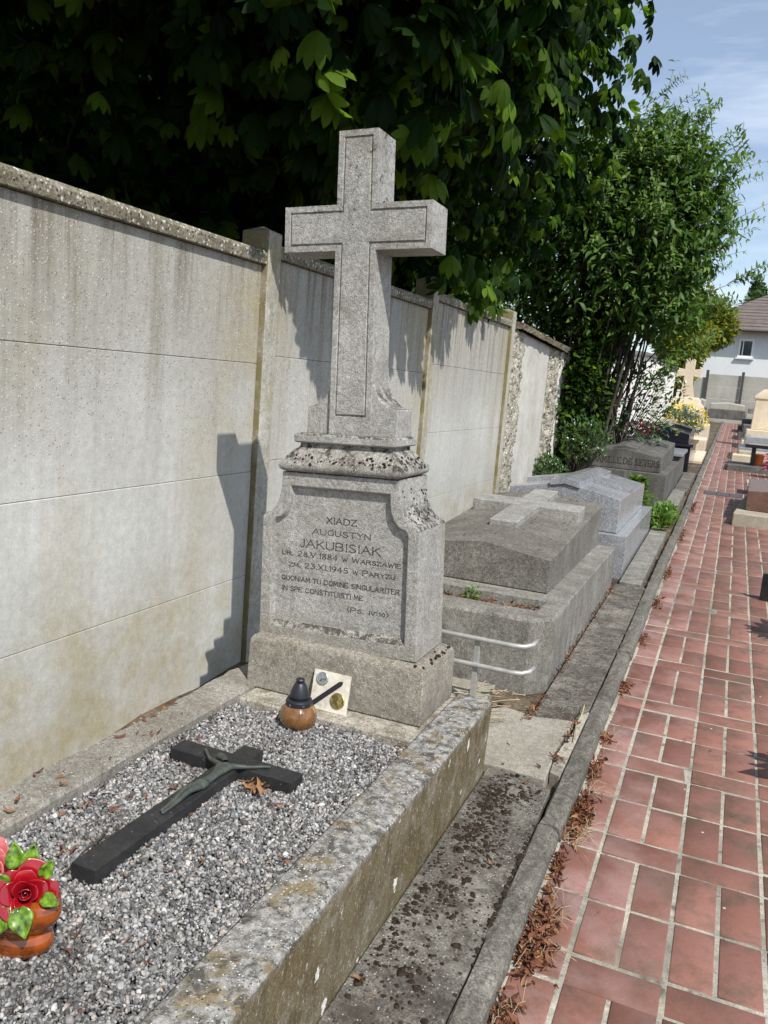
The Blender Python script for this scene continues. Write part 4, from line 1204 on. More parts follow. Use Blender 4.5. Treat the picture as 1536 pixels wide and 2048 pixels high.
for c, d, nr, L, w_ in (((.913,1.075,.455),(.50,-.30,-.70),(.6,-.8,.2),.056,.023), ((.885,1.075,.448),(-.02,-.45,-.85),(.4,-.9,.2),.054,.020),
                        ((.855,1.08,.450),(-.35,-.4,-.6),(.2,-.9,.35),.060,.022), ((.880,1.13,.490),(.10,.1,1),(.5,-.8,.2),.052,.018),
                        ((.915,1.13,.487),(.42,.1,.85),(.5,-.8,.3),.040,.014), ((.855,1.125,.49),(-.25,0,1),(.5,-.8,.2),.050,.02),
                        ((.935,1.11,.462),(1,-.1,.05),(.3,-.6,.8),.040,.014), ((.865,1.085,.475),(-.1,-.2,.3),(.5,-.8,.3),.045,.02), ((.80,1.07,.425),(-.2,-.6,-.6),(.2,-.8,.5),.06,.022),
                        ((.845,1.085,.466),(-.02,-.5,-.5),(.4,-.8,.3),.052,.021), ((.77,1.12,.47),(-.6,-.2,.5),(0,-.8,.5),.06,.022)):
    ceramic_leaf((c[0]+.022, c[1], c[2]-.012), d, nr, L, w_)

# dead leaves, twigs, straw, moss
def dead_leaves(name, pos, s0, s1, flat, label, zoff=0.004, parts=None):
    k = len(pos)
    # a narrow curled leaf, 5 x 2 strip
    t_ = np.linspace(0, 1, 6)
    tv = []
    for i, v in enumerate(t_):
        w_ = .15*math.sin(math.pi*(.06+.88*v))
        for u in (-1, 0, 1):
            tv.append((u*w_+.16*math.sin(3.2*v), v-.5, .9*(v-.5)**2+.13*abs(u)*(1-.5*v)))
    tf = [(i*3+j, i*3+j+1, i*3+j+4, i*3+j+3) for i in range(5) for j in range(2)]
    s = rng.uniform(s0, s1, k)
    az = rng.uniform(0, 2*np.pi, k)
    f = np.stack([np.cos(az), np.sin(az), rng.normal(size=k)*flat], 1)
    nr = np.stack([rng.normal(size=k)*flat*1.4, rng.normal(size=k)*flat*1.4, np.where(rng.random(k) < .35, -1, 1)], 1)
    R = frames(f, nr)*s[:, None, None]*rng.uniform(.6, 1.25, (k, 1, 3))
    t = np.clip(rng.beta(1.6, 1.8, k), 0, 1)
    V_, F_, T_ = scatter(tv, tf, pos+np.array([0, 0, zoff]), R, t)
    o = link_mesh(name, np_mesh(name, V_, F_, T_), M['dryleaf'], smooth=True)
    return tag(o, label, "leaves", kind="stuff")
def pile(cx, cy, sx, sy, n, h, z0fn, slope=True):
    p = rng.normal(size=(n, 2))*np.array([sx, sy])*.5
    x = cx+p[:, 0]; y = cy+p[:, 1]
    r = np.exp(-(p[:, 0]/sx)**2*2-(p[:, 1]/sy)**2*2)
    return np.stack([x, y, z0fn(x, y)+rng.uniform(0, 1, n)*h*r], 1)
zpath = lambda x, y: gz(y)-0.019
piles = []
for (cx, cy, sx, sy, n, h) in ((1.752,2.06,.045,.17,380,.030),(1.742,2.75,.04,.16,260,.022),(1.733,2.40,.025,.09,70,.012),(1.735,1.70,.05,.10,180,.018),(1.735,3.10,.030,.12,70,.014),(1.73,3.42,.03,.06,32,.010),
                             (1.73,4.05,.03,.10,60,.012),(1.73,4.9,.028,.12,50,.01),(1.73,5.8,.028,.16,60,.01),(1.73,6.8,.03,.25,70,.01),(1.73,8.6,.03,.5,110,.01),(1.74,10.6,.03,.6,110,.01),(1.74,1.3,.05,.1,60,.02)):
    q_ = pile(cx, cy, sx, sy, n, h, zpath); q_[:, 0] = np.maximum(q_[:, 0], 1.722+0.0*q_[:, 0]); piles.append(q_)
dead_leaves("leaf_litter", np.concatenate(piles), .014, .046, .6, "rust brown leaf litter heaped along the kerb on the red path")
q_ = np.stack([rng.uniform(1.72, 2.5, 46), rng.uniform(1.6, 9, 46)], 1)
dead_leaves("scattered_leaves", np.stack([q_[:,0], q_[:,1], zpath(q_[:,0], q_[:,1])+.001], 1), .008, .022, .15, "tiny leaf scraps scattered over the red tiles")
# on the gravel
spots = [(.98,1.88,8,.02),(.70,1.62,16,.035),(1.075,1.83,7,.02),(.64,1.98,8,.03),(.90,1.51,4,.02),(1.13,1.55,3,.01),(1.20,1.62,3,.012),(.80,1.80,5,.02),(1.22,2.30,10,.03),(1.235,2.15,4,.02),(.62,1.55,10,.03),(.75,1.40,5,.02),(1.0,1.20,4,.02),(1.14,1.18,4,.02),(.91,2.27,3,.02),(.75,2.0,4,.02),(1.05,1.45,5,.03),(1.1,2.1,3,.05),(.9,1.9,5,.03)]
ps = []
for (x, y, n_, s) in spots:
    ps.append(np.stack([x+rng.normal(size=n_)*s, y+rng.normal(size=n_)*s, np.full(n_, .327)], 1))
ps.append(np.stack([rng.uniform(.6, 1.24, 40), rng.uniform(1.0, 2.35, 40), np.full(40, .326)], 1))
dead_leaves("fallen_leaves", np.concatenate(ps), .009, .026, .3, "rust brown leaf scraps fallen on the grey gravel")
q_ = np.stack([rng.uniform(.47, .58, 46), np.concatenate([rng.uniform(1.2, 1.6, 30), rng.uniform(1.7, 2.2, 16)])], 1)
dead_leaves("fallen_leaves", np.stack([q_[:,0], q_[:,1], np.full(46, .368)], 1), .010, .034, .25, "rust brown leaves lying on the ledge below the fence")
q_ = np.concatenate([np.stack([rng.normal(1.60, .012, 26), rng.uniform(2.95, 3.42, 26)], 1), np.stack([rng.normal(1.42, .012, 40), rng.uniform(3.3, 3.62, 40)], 1),
                     np.stack([rng.uniform(1.0, 1.26, 26), rng.uniform(2.9, 3.4, 26)], 1), np.stack([rng.uniform(1.40, 1.63, 30), rng.uniform(1.3, 5.8, 30)], 1), np.stack([rng.normal(1.425, .006, 60), rng.uniform(3.8, 5.9, 60)], 1)])
dead_leaves("fallen_leaves", np.stack([q_[:,0], q_[:,1], gz(q_[:,1])+.035], 1), .012, .045, .3, "rust brown leaves caught in the cracks of the concrete slabs")
# the orange sprig by the crucifix, a twig, straw
sp = np.stack([.965+rng.normal(size=16)*.020, 1.865+rng.normal(size=16)*.012, .330+rng.uniform(0, .012, 16)], 1)
o = dead_leaves("dead_sprig", sp, .022, .040, .35, None)
o.data.attributes["tint"].data.foreach_set("value", np.full(len(o.data.vertices), .84, dtype=np.float32))
del o["kind"]; tag(o, "orange brown withered sprig by the arm of the black crucifix", "sprig")
b = MB(); b.tube([(.812,1.315,.333),(.800,1.39,.345),(.788,1.455,.338),(.775,1.51,.345)], [.0016,.0023,.0021,.0013], 6)
tag(b.build("twig", M['bark'], origin=(.8,1.4,.335)), "thin brown twig lying by the foot of the black crucifix", "twig")
b = MB()
for k in range(26):
    x, y = rng.uniform(1.02, 1.27), rng.uniform(3.05, 3.45); a = rng.normal()*.35+.6; L = rng.uniform(.07, .2)
    z = gz(y)+.05+rng.uniform(0, .02)
    b.tube([(x, y, z), (x+L*.5*math.cos(a), y+L*.5*math.sin(a), z+.006+rng.normal()*.004), (x+L*math.cos(a), y+L*math.sin(a), z+rng.normal()*.006)], .0018, 5)
tag(b.build("dry_straw", M['straw']), "dry straw stalks lying under the pipe rail", "straw", kind="stuff")
b = MB()
for (cx, cy, n_) in ((1.755,2.10,34),(1.755,2.62,30),(1.75,2.95,14),(1.75,1.72,18),(1.745,3.4,8)):
    for k in range(n_):
        x, y = cx+rng.normal()*.018, cy+rng.normal()*.06; a = rng.uniform(0, 6.28); L = rng.uniform(.03, .10); h_ = rng.uniform(.004, .035)
        z = zpath(x, y)+.004
        p0 = (max(1.722, x), y, z); p2 = (max(1.722, x+L*math.cos(a)), y+L*math.sin(a), z+rng.uniform(0, .012))
        p1 = ((p0[0]+p2[0])/2, (p0[1]+p2[1])/2+rng.normal()*.01, z+h_)
        b.tube([p0, p1, p2], .0007, 4)
tag(b.build("dry_grass", M['straw']), "thin dry grass stems tangled in the leaf litter by the kerb", "dry grass", kind="stuff")

# moss cushions on the apron, and on the shoulders of the gravestone
def moss(name, pos, nrm, s, label):
    tv, tf = ico(2); tv = tv.copy(); keep = tv[:, 2]
    tv[:, 2] = np.where(keep > 0, keep*.62, keep*.2)
    tv = tv*(1+rng.normal(size=(len(tv), 1))*.10)
    k = len(pos)
    f = rng.normal(size=(k, 3)); R = frames(f-(f*nrm).sum(1, keepdims=True)*nrm, nrm)
    R = R*(s[:, None, None]*rng.uniform(.75, 1.3, (k, 1, 3)))
    V_, F_, _ = scatter(tv, tf, pos, R)
    V_ = V_+rng.normal(size=V_.shape)*0.0006
    return tag(link_mesh(name, np_mesh(name, V_, F_), M['moss']), label, "moss", kind="stuff")
cent = [(1.47,2.62,.055,.16,150),(1.52,2.35,.05,.14,90),(1.45,2.35,.035,.10,50),(1.50,2.05,.07,.10,55),(1.43,1.90,.03,.16,45),(1.56,2.72,.04,.06,26),(1.50,1.72,.07,.12,26),(1.45,1.45,.05,.12,18),(1.41,2.1,.012,.5,40),(1.632,2.15,.004,.25,70),(1.55,1.5,.05,.3,16)]
q_ = np.concatenate([np.stack([cx+rng.normal(size=n_)*sx*.6, cy+rng.normal(size=n_)*sy*.6], 1) for cx, cy, sx, sy, n0 in cent for n_ in (int(n0*2.4),)])
q_ = q_[(q_[:, 0] > 1.395) & (q_[:, 0] < 1.64)]
moss("moss", np.stack([q_[:,0], q_[:,1], gz(q_[:,1])+.028], 1), np.tile([0,0,1.], (len(q_), 1)), np.exp(rng.normal(np.log(.0042), .38, len(q_))), "dark brown moss cushions dotting the concrete apron")
mp, mnr, ms = [], [], []
def mossat(u, w, y, nr, s): s = s*.8; mp.append(mon(u, w, y)); mnr.append(nr); ms.append(s)
for k in range(46):                       # torus front
    u = rng.uniform(-.17, .19); t_ = rng.beta(2, 2.2)
    w_ = .632+t_*.045; yy = 2.642-(.1405-.036*max(0, (w_-.636)/.05))
    mossat(u, w_, yy, (0, -.85, .5), rng.uniform(.002, .006))
for k in range(36):                       # torus right side
    v = rng.uniform(-.10, .11); t_ = rng.beta(2, 2.2); w_ = .632+t_*.05
    mossat(.2285-.045*max(0, (w_-.636)/.05), w_, 2.642+v, (.8, 0, .6), rng.uniform(.002, .006))
for k in range(60):                        # right shoulder hollow
    a = math.radians(rng.uniform(12, 85)); v = 2.53+.25*rng.beta(1.6, 1.1)
    x0, z0, x1, z1 = .285, .454, .221, .582
    mossat(x0-(x0-x1)*math.sin(a), z1-(z1-z0)*math.cos(a), v, (.7, 0, .7), rng.uniform(.002, .0065))
for k in range(70):                       # base, right top
    mp.append((1.197+rng.uniform(-.018, .02), rng.uniform(2.50, 2.79), .538+rng.normal()*.003)); mnr.append((.5, -.2, .8)); ms.append(rng.uniform(.002, .0065))
for k in range(30):
    u = rng.uniform(-.19, .2); mossat(u*.9, .737, 2.642-.102+rng.uniform(0, .03), (0, -.3, 1), rng.uniform(.002, .006))
for (ua, ub, w_, n_) in ((-.262,-.08,1.500,34),(.075,.13,1.502,14),(.13,.262,1.500,20),(-.03,.062,1.733,16)):
    for k in range(n_): mossat(rng.uniform(ua, ub), w_, 2.586+rng.uniform(0, .05), (0, -.2, 1), rng.uniform(.002, .0055))
moss("moss_cushions", np.array(mp), np.array(mnr)/np.linalg.norm(np.array(mnr), axis=1, keepdims=True), np.array(ms), "black brown moss and lichen cushions on the gravestone mouldings")

# pipe rail behind the gravestone
pr_ = empty("pipe_rail", (1.159, 3.379, 0.125), "grey two bar pipe rail on a post before the concrete planter", "pipe rail")
b = MB(); b.box(1.147, 1.171, 3.367, 3.391, 0.08, 0.405); b.build("post", M['steel'], pr_, bevel=0.002)
for zr in (0.408, 0.290):
    b = MB(); xs = 1.159
    path = [(xs-.255,3.428,zr+.012),(xs-.248,3.402,zr+.004),(xs-.228,3.372,zr),(xs-.19,3.362,zr)] + [(xs+.10*k, 3.360, zr) for k in (-1, 0, 1)] + [(xs+.165,3.360,zr),(xs+.205,3.368,zr+.002),(xs+.232,3.390,zr+.008),(xs+.243,3.425,zr+.018)]
    b.tube(path, 0.0105, 12); b.build("bar", M['steel'], pr_, smooth=True)
b = MB(); b.tube([(1.64,3.20,gz(3.2)+.05)]+[(1.603+.014*math.cos(a), 3.50+.05*math.sin(a)*2, gz(3.5)+.04+.012*math.sin(a*2)) for a in np.linspace(-1.2, 1.6, 8)], .0025, 6)
b.v = [(x, y, z) for x, y, z in b.v]
b.build("dry_stem", M['straw'], origin=(1.62, 3.4, .12))
tag(bpy.data.objects["dry_stem"], "bent straw coloured stem on the stained concrete strip", "dry stem")

# ================================================================== THE TOMBS BEHIND
def lid_mesh(x0, x1, y0, y1, zb0, zb1, hs0, hs1, rise):
    """a coffin shaped lid with a low ridge; zb base height, hs side height, at the near and the far end"""
    xc = (x0+x1)/2
    e = lambda y, zb, hs: [(x0,y,zb),(x1,y,zb),(x1,y,hs),(xc,y,hs+rise),(x0,y,hs)]
    b = MB(); b.add(e(y0,zb0,hs0)+e(y1,zb1,hs1), [(0,1,2,3,4),(9,8,7,6,5)]+[((i+1) % 5, i, 5+i, 5+(i+1) % 5) for i in range(5)])
    return b
def flat_cross(xc, hw, y0, y1, ya0, ya1, ah, zf, t):
    P = [(xc-hw,y0),(xc+hw,y0),(xc+hw,ya0),(xc+ah,ya0),(xc+ah,ya1),(xc+hw,ya1),(xc+hw,y1),(xc-hw,y1),(xc-hw,ya1),(xc-ah,ya1),(xc-ah,ya0),(xc-hw,ya0)]
    b = MB(); b.prism(P, lambda x, y: (x, y, zf(y)), lambda x, y: (x, y, zf(y)-t)); return b
def gable_cross(b, xc, hw, y0, y1, ya0, ya1, ah, zs, t, rise_per_m):
    """a cross that follows a gabled lid, standing t above it; zs(y) the ridge height"""
    zz = lambda x, y: zs(y)-abs(x-xc)*rise_per_m+t
    xs_ = [xc-ah, xc-hw, xc, xc+hw, xc+ah]; ys_ = [y0, ya0, ya1, y1]
    cells = [(i, j) for i in (1, 2) for j in (0, 1, 2)]+[(0, 1), (3, 1)]
    for (i, j) in cells:
        xa, xb, yc, yd = xs_[i], xs_[i+1], ys_[j], ys_[j+1]
        q_ = [(xa,yc),(xb,yc),(xb,yd),(xa,yd)]
        n0 = len(b.v)
        b.v += [(x, y, zz(x, y)) for x, y in q_]+[(x, y, zz(x, y)-t-.01) for x, y in q_]
        b.f.append((n0, n0+1, n0+2, n0+3))
        for k, nb in enumerate(((i, j-1), (i+1, j), (i, j+1), (i-1, j))):
            if nb not in cells: b.f.append((n0+(k+1) % 4, n0+k, n0+4+k, n0+4+(k+1) % 4))
    return b

# concrete tomb with a planter at its foot
t2 = empty("tomb", (0.9, 5.0, gz(5)), "weathered concrete tomb with a flat cross on its dark lid and a planter", "tomb", "tombs along the fence")
b = MB(); b.box(0.40, 1.405, 4.203, 5.945, 0.06, 0.441); b.build("base", M['tombconc'], t2, bevel=0.008)
lid_mesh(0.525, 1.279, 4.225, 5.93, 0.443, 0.443, 0.622, 0.725, 0.052).build("lid", M['tomblid'], t2, bevel=0.007)
flat_cross(0.897, 0.082, 4.66, 5.84, 5.20, 5.42, 0.345, lambda y: 0.700+0.060*(y-4.225), 0.08).build("lid_cross", M['tombcross'], t2, bevel=0.006)
# planter: walls round a trough, the outer corners cut off
b = MB()
PO_ = [(0.40,3.80),(0.495,3.695),(1.312,3.695),(1.405,3.80),(1.405,4.200),(0.40,4.200)]
PI_ = [(0.50,3.90),(0.53,3.868),(1.285,3.868),(1.305,3.89),(1.305,4.085),(0.50,4.085)]
n = 6; zt_, zl, z0_ = 0.440, 0.372, 0.07
vs = [(x,y,z0_) for x,y in PO_]+[(x,y,zt_-.016) for x,y in PO_]+[(x,y,zt_) for x,y in [(.408,3.806),(.50,3.704),(1.307,3.704),(1.397,3.806),(1.397,4.200),(.408,4.200)]]+[(x,y,zt_) for x,y in PI_]+[(x,y,zl) for x,y in PI_]
fs = []
for r_ in range(4): fs += [(r_*n+i, r_*n+(i+1) % n, (r_+1)*n+(i+1) % n, (r_+1)*n+i) for i in range(n)]
fs += [tuple(4*n+i for i in range(n)), tuple(range(n-1, -1, -1))]
b.add(vs, fs); b.build("planter", M['tombconc'], t2, bevel=0.003, segs=1)
q_ = np.stack([rng.uniform(.52, 1.29, 420), rng.uniform(3.885, 4.07, 420)], 1)
dead_leaves("planter_litter", np.stack([q_[:,0], q_[:,1], .376+rng.uniform(0, .03, 420)], 1), .018, .05, .5, "rust brown leaves filling the concrete planter")
q_ = np.stack([rng.uniform(.55, 1.27, 90), rng.uniform(4.3, 5.9, 90)], 1)
zl_ = lambda x, y: .624+.0604*(y-4.225)+.052*(1-np.abs(x-.902)/.377)
keep = ~(((np.abs(q_[:,0]-.897) < .1) & (q_[:,1] > 4.6)) | ((np.abs(q_[:,0]-.897) < .36) & (np.abs(q_[:,1]-5.31) < .13)))
q_ = q_[keep]
dead_leaves("lid_litter", np.stack([q_[:,0], q_[:,1], zl_(q_[:,0], q_[:,1])], 1), .008, .032, .15, "small brown leaf scraps on the dark tomb lid")

# grey granite tomb
t3 = empty("tomb", (0.93, 7.3, gz(7.3)), "polished grey speckled granite tomb with a raised cross on its gabled lid", "tomb", "tombs along the fence")
b = MB(); b.box(0.42, 1.436, 6.30, 8.35, 0.10, 0.468); b.build("base", M['granite_grey'], t3, bevel=0.004)
L3 = lid_mesh(0.50, 1.352, 6.375, 8.22, 0.472, 0.472, 0.728, 0.690, 0.082)
L3.build("lid", M['granite_grey'], t3, bevel=0.004)
b = gable_cross(MB(), 0.926, 0.115, 6.36, 8.10, 6.95, 7.22, 0.424, lambda y: 0.810-0.0206*(y-6.375), 0.036, 0.082/0.426)
b.build("lid_cross", M['granite_grey'], t3, bevel=0.002)

# the soot streaked tomb with a family name
t4 = empty("tomb", (0.9, 11.4, gz(11.4)), "dark soot streaked concrete tomb with a carved family name on its lid", "tomb", "tombs along the fence")
b = MB(); b.box(0.40, 1.412, 10.175, 12.72, 0.18, 0.640); b.build("base", M['tombdark'], t4, bevel=0.008)
lid_mesh(0.475, 1.328, 10.26, 12.55, 0.644, 0.670, 0.822, 0.910, 0.070).build("lid", M['tombdark'], t4, bevel=0.006)
b = gable_cross(MB(), 0.90, 0.13, 10.30, 12.4, 11.5, 11.85, 0.40, lambda y: 0.892+0.038*(y-10.26), 0.03, 0.070/0.4265)
b.build("lid_cross", M['tombdark'], t4, bevel=0.002)
for wd, xs0, ww_ in (("FAMILLE", .545, .325), ("DE", .905, .095), ("SIEVERS", 1.035, .275)):
    sb = text_strips([(c, 1) for c in wd], ww_, 0.070, 0.0105, True, lambda a, c, d: (xs0+a, 10.2598-d*1.5, 0.708+c), sp=.40)
    sb.build("inscription", M['ink'], t4)

t4b = empty("tomb", (0.95, 13.4, gz(13.4)), "low plain grey slab tomb between the soot streaked tomb and the black one", "tomb", "tombs along the fence")
b = MB(); b.box(0.45, 1.40, 12.90, 14.3, 0.25, 0.70); b.build("base", M['tombdark'], t4b, bevel=0.006)
b = MB(); b.box(0.42, 1.43, 12.86, 14.34, 0.702, 0.752); b.build("lid", M['granite_grey'], t4b, bevel=0.006)

t5 = empty("tomb", (0.9, 15.7, gz(15.7)), "polished black granite tomb with a cross on its gabled lid", "tomb", "tombs along the fence")
b = MB(); b.box(0.42, 1.45, 14.75, 17.0, 0.30, 0.76); b.build("base", M['granite_black'], t5, bevel=0.006)
b = MB(); b.box(0.38, 1.49, 14.71, 17.04, 0.762, 0.812); b.build("plinth", M['granite_black'], t5, bevel=0.006)
lid_mesh(0.50, 1.40, 14.95, 16.85, 0.815, 0.815, 0.965, 1.03, 0.10).build("lid", M['granite_black'], t5, bevel=0.006)
gable_cross(MB(), 0.95, 0.13, 15.0, 16.75, 15.9, 16.2, 0.44, lambda y: 1.065+0.034*(y-14.95), 0.04, 0.10/0.45).build("lid_cross", M['granite_black'], t5, bevel=0.002)

# cream monument with a cross
cm = empty("gravestone", (0.9, 24.0, gz(24)), "clean cream limestone monument with a flared cross on stepped plinths behind yellow flowers", "gravestone")
fy = 24.0
b = MB(); boxl(b, 0.80, fy+.35, [(0.62,.42,.5),(0.62,.42,.86),(0.50,.33,.87),(0.50,.33,1.32),(0.46,.30,1.36),(0.46,.30,1.42),(0.36,.24,1.52),(0.36,.24,1.58),(0.28,.19,1.66)], idn)
b.build("plinth", M['cream'], cm, bevel=0.012)
P = [(-.19,1.66),(.19,1.66),(.13,1.98),(.115,2.22),(.26,2.20),(.34,2.17),(.31,2.31),(.34,2.45),(.26,2.42),(.12,2.40),(.13,2.66),(.0,2.72)]
P = P+[(-x, z) for x, z in reversed(P[2:-1])]
b = MB(); b.prism(P, lambda x, z: (0.77+x, fy+.26, z), lambda x, z: (0.77+x, fy+.46, z)); b.build("cross", M['cream'], cm, bevel=0.01)
b = MB(); boxl(b, 1.30, fy-.8, [(.19,.75,.5),(.19,.75,.98),(.16,.70,1.0)], idn)
tag(b.build("tomb_border", M['cream'], origin=(1.30, fy-.8, gz(fy)), bevel=0.012), "bright cream stone border block right of the yellow flowers", "stone border")
b = MB(); boxl(b, 1.38, 20.0, [(.17,.5,.4),(.17,.5,.72),(.14,.46,.75)], idn)
tag(b.build("tomb_border", M['cream'], origin=(1.38, 20, gz(20)), bevel=0.012), "low cream stone block by the kerb in front of the yellow flowers", "stone border")

# tombs across the end of the path
for (x0, x1, y0, y1, h, mat, lab) in ((1.05, 2.45, 36.2, 37.1, .86, 'tombdark', "dark grey tomb across the end of the path at the far fence"), (2.48, 3.4, 36.15, 37.1, .74, 'farconc', "pale grey tomb right of the dark one at the far fence"),
                                      (0.55, 1.02, 33.6, 35.6, .95, 'tombdark', "narrow dark grey tomb beside the far end of the kerb")):
    t_ = empty("tomb", ((x0+x1)/2, (y0+y1)/2, gz(36)), lab, "tomb", "distant tombs at the end of the path")
    b = MB(); b.box(x0, x1, y0, y1, gz(36)-.1, gz(36)+h*.55); b.build("base", M[mat], t_, bevel=0.02)
    lid_mesh(x0+.06, x1-.06, y0+.06, y1-.06, gz(36)+h*.55+.004, gz(36)+h*.55+.004, gz(36)+h*.8, gz(36)+h*.85, .06).build("lid", M['farconc' if mat == 'tombdark' else 'tombconc'], t_, bevel=0.02)
b = MB(); b.box(0.95, 3.4, 35.75, 36.05, gz(36)-.1, gz(36)+.10)
tag(b.build("kerb_step", M['farconc'], origin=(2.2, 35.9, gz(36)), bevel=0.01), "pale low step across the far end of the red path", "step")

# ------------------------------------------------------------------ graves right of the path
rg = empty("tomb", (2.9, 10.6, gz(10.6)), "brown red granite tomb on a beige concrete footing right of the path", "tomb", "tombs right of the path")
b = MB(); b.prism([(2.175,9.70),(3.9,9.52),(3.9,12.0),(2.33,12.0)], lambda x, y: (x,y,.355), lambda x, y: (x,y,.15)); b.build("footing", M['beigeconc'], rg, bevel=0.015)
b = MB(); b.prism([(2.30,10.05),(3.8,9.95),(3.8,11.8),(2.34,11.8)], lambda x, y: (x,y,.575+.06*(x-2.3)), lambda x, y: (x,y,.358)); b.build("body", M['redgranite'], rg, bevel=0.008)
rg = empty("tomb", (3.0, 12.9, gz(12.9)), "low beige stone tomb edge just behind the brown red granite tomb", "tomb", "tombs right of the path")
b = MB(); b.box(2.36, 3.9, 12.62, 13.1, .2, .40); b.build("body", M['redgranite'], rg, bevel=0.01)
b = MB(); b.box(2.33, 3.9, 12.58, 13.14, .403, .462); b.build("lid", M['beigeconc'], rg, bevel=0.008)

kb = empty("tomb", (2.7, 16.7, gz(16.5)), "dark low concrete grave with a black slab bench standing on it", "tomb", "tombs right of the path")
b = MB(); b.box(2.05, 3.6, 15.95, 17.15, .25, .475); b.build("base", M['tombdark'], kb, bevel=0.012)
b = MB(); b.box(2.30, 3.6, 16.15, 16.75, .80, .855); b.build("slab", M['granite_black'], kb, bevel=0.006)
for x in (2.42, 3.4):
    b = MB(); b.box(x, x+.07, 16.2, 16.7, .478, .798); b.build("leg", M['granite_black'], kb, bevel=0.004)
op = tag(MB().lathe([(.075,0),(.10,.17),(.115,.17),(.115,.20),(.10,.20)], (2.55, 16.45, .477), 20).build("flower_pot", M['orange'], origin=(2.55, 16.45, .477), smooth=False), "bright orange pot under the black slab bench", "flower pot")
b2 = MB(); b2.lathe([(.085,0),(.11,.15),(.125,.15),(.12,.19)], (2.37, 16.40, .477), 16)
for (x0, x1, y0, y1, h0, h1, mat, lab) in ((2.22, 3.6, 18.3, 20.2, .42, .92, 'granite_grey', "grey granite tomb behind the black slab bench"), (2.12, 3.6, 17.35, 18.15, .38, .66, 'beigeconc', "pale beige stone grave edge with steps behind the black slab bench"),
                                           (2.22, 3.5, 25.2, 27.4, .55, 1.02, 'tombdark', "dark grey tomb beyond the cream stele right of the path"), (2.20, 3.5, 29.0, 31.0, .65, 1.15, 'granite_black', "far black tomb right of the path near its end")):
    t_ = empty("tomb", ((x0+x1)/2, (y0+y1)/2, gz(y0)), lab, "tomb", "tombs right of the path")
    b = MB(); b.box(x0, x1, y0, y1, h0-.2, h0+(h1-h0)*.55); b.build("base", M[mat], t_, bevel=0.012)
    b = MB(); b.box(x0+.10, x1, y0+.12, y1-.1, h0+(h1-h0)*.55+.003, h1); b.build("lid", M[mat], t_, bevel=0.015)
b = MB(); boxl(b, 2.28, 17.5, [(.17,.22,.3),(.17,.22,.58),(.15,.20,.60)], idn)
tag(b.build("stone_block", M['cream'], origin=(2.28, 17.5, gz(17.5)), bevel=0.012), "small cream block at the path edge before the beige grave", "stone block")
cs = empty("gravestone", (2.95, 22.6, gz(22.6)), "cream limestone stele on a stepped plinth right of the path", "gravestone")
b = MB(); boxl(b, 2.95, 22.6, [(.66,.8,.4),(.66,.8,.72),(.58,.7,.73),(.58,.7,.98)], idn); b.build("plinth", M['cream'], cs, bevel=0.012)
b = MB(); boxl(b, 2.95, 22.9, [(.48,.22,.983),(.46,.21,1.72),(.50,.24,1.74),(.50,.24,1.80),(.30,.15,1.98)], idn); b.build("stele", M['cream'], cs, bevel=0.012)

# black plaque and potted plants at the right edge of the path
pk = empty("memorial_plaque", (2.56, 6.40, gz(6.4)-.02), "black polished memorial plaque standing on the red path at the right", "memorial plaque")
b = MB(); b.box(2.388, 2.74, 6.385, 6.415, gz(6.4)-.019, gz(6.4)+.178); b.build("slab", M['blackplaque'], pk, bevel=0.003)
b = MB(); b.box(2.43, 2.70, 6.417, 6.50, gz(6.4)-.018, gz(6.4)+.02); b.build("foot", M['blackplaque'], pk, bevel=0.003)

# ================================================================== PLANTS
def leaf_template(prof, droop=.25, fold=.25):
    tv = []
    for t_, w_ in prof:
        for u in (-1, 0, 1): tv.append((u*w_, t_, fold*abs(u)*w_-droop*t_*t_))
    tf = [(i*3+j, i*3+j+1, i*3+j+4, i*3+j+3) for i in range(len(prof)-1) for j in range(2)]
    return np.array(tv), np.array(tf)
LANCE = leaf_template([(0,.02),(.3,.20),(.65,.17),(1,.004)], .3, .3)
OVAL = leaf_template([(0,.03),(.3,.24),(.65,.25),(1,.01)], .2, .3)
BIG = leaf_template([(0,.02),(.25,.075),(.5,.15),(.72,.185),(.88,.13),(1,.015)], .42, .22)
def palmate():
    tv0, tf0 = BIG; V_, F_ = [], []
    for ang, s in ((-108,.52),(-70,.78),(-34,.95),(0,1.0),(33,.96),(71,.77),(106,.5)):
        a = math.radians(-ang); tl = math.radians(28)
        v = tv0*s
        y = v[:,1]*math.cos(tl)+v[:,2]*math.sin(tl); z = -v[:,1]*math.sin(tl)+v[:,2]*math.cos(tl)
        x2 = v[:,0]*math.cos(a)-y*math.sin(a); y2 = v[:,0]*math.sin(a)+y*math.cos(a)
        F_.append(tf0+len(V_)*len(tv0)); V_.append(np.stack([x2, y2, z], 1))
    return np.concatenate(V_), np.concatenate(F_)
PALM = palmate()
WZ_Y = [-9, 3.45, 3.6, 3.75, 3.95, 5.0, 5.9, 6.35, 6.75, 7.05, 7.35, 7.6, 8.0, 10.0, 12.0]
WZ_Z = [1.96, 1.96, 1.86, 1.62, 1.44, 1.46, 1.46, 1.60, 1.47, 1.72, 1.56, 1.86, 1.95, 1.80, 1.60]
def clear_of_sun(p, margin):
    """true where a leaf at p keeps the sun on the fence, the graves and the path, as the photograph has it"""
    x, y, z = p[:,0], p[:,1], p[:,2]
    za = z-1.56*x-margin; ya = y+.85*x
    return np.where(x > -0.05, za > np.interp(ya, WZ_Y, WZ_Z), z-margin > np.where(x > -.3, 2.05, -9))
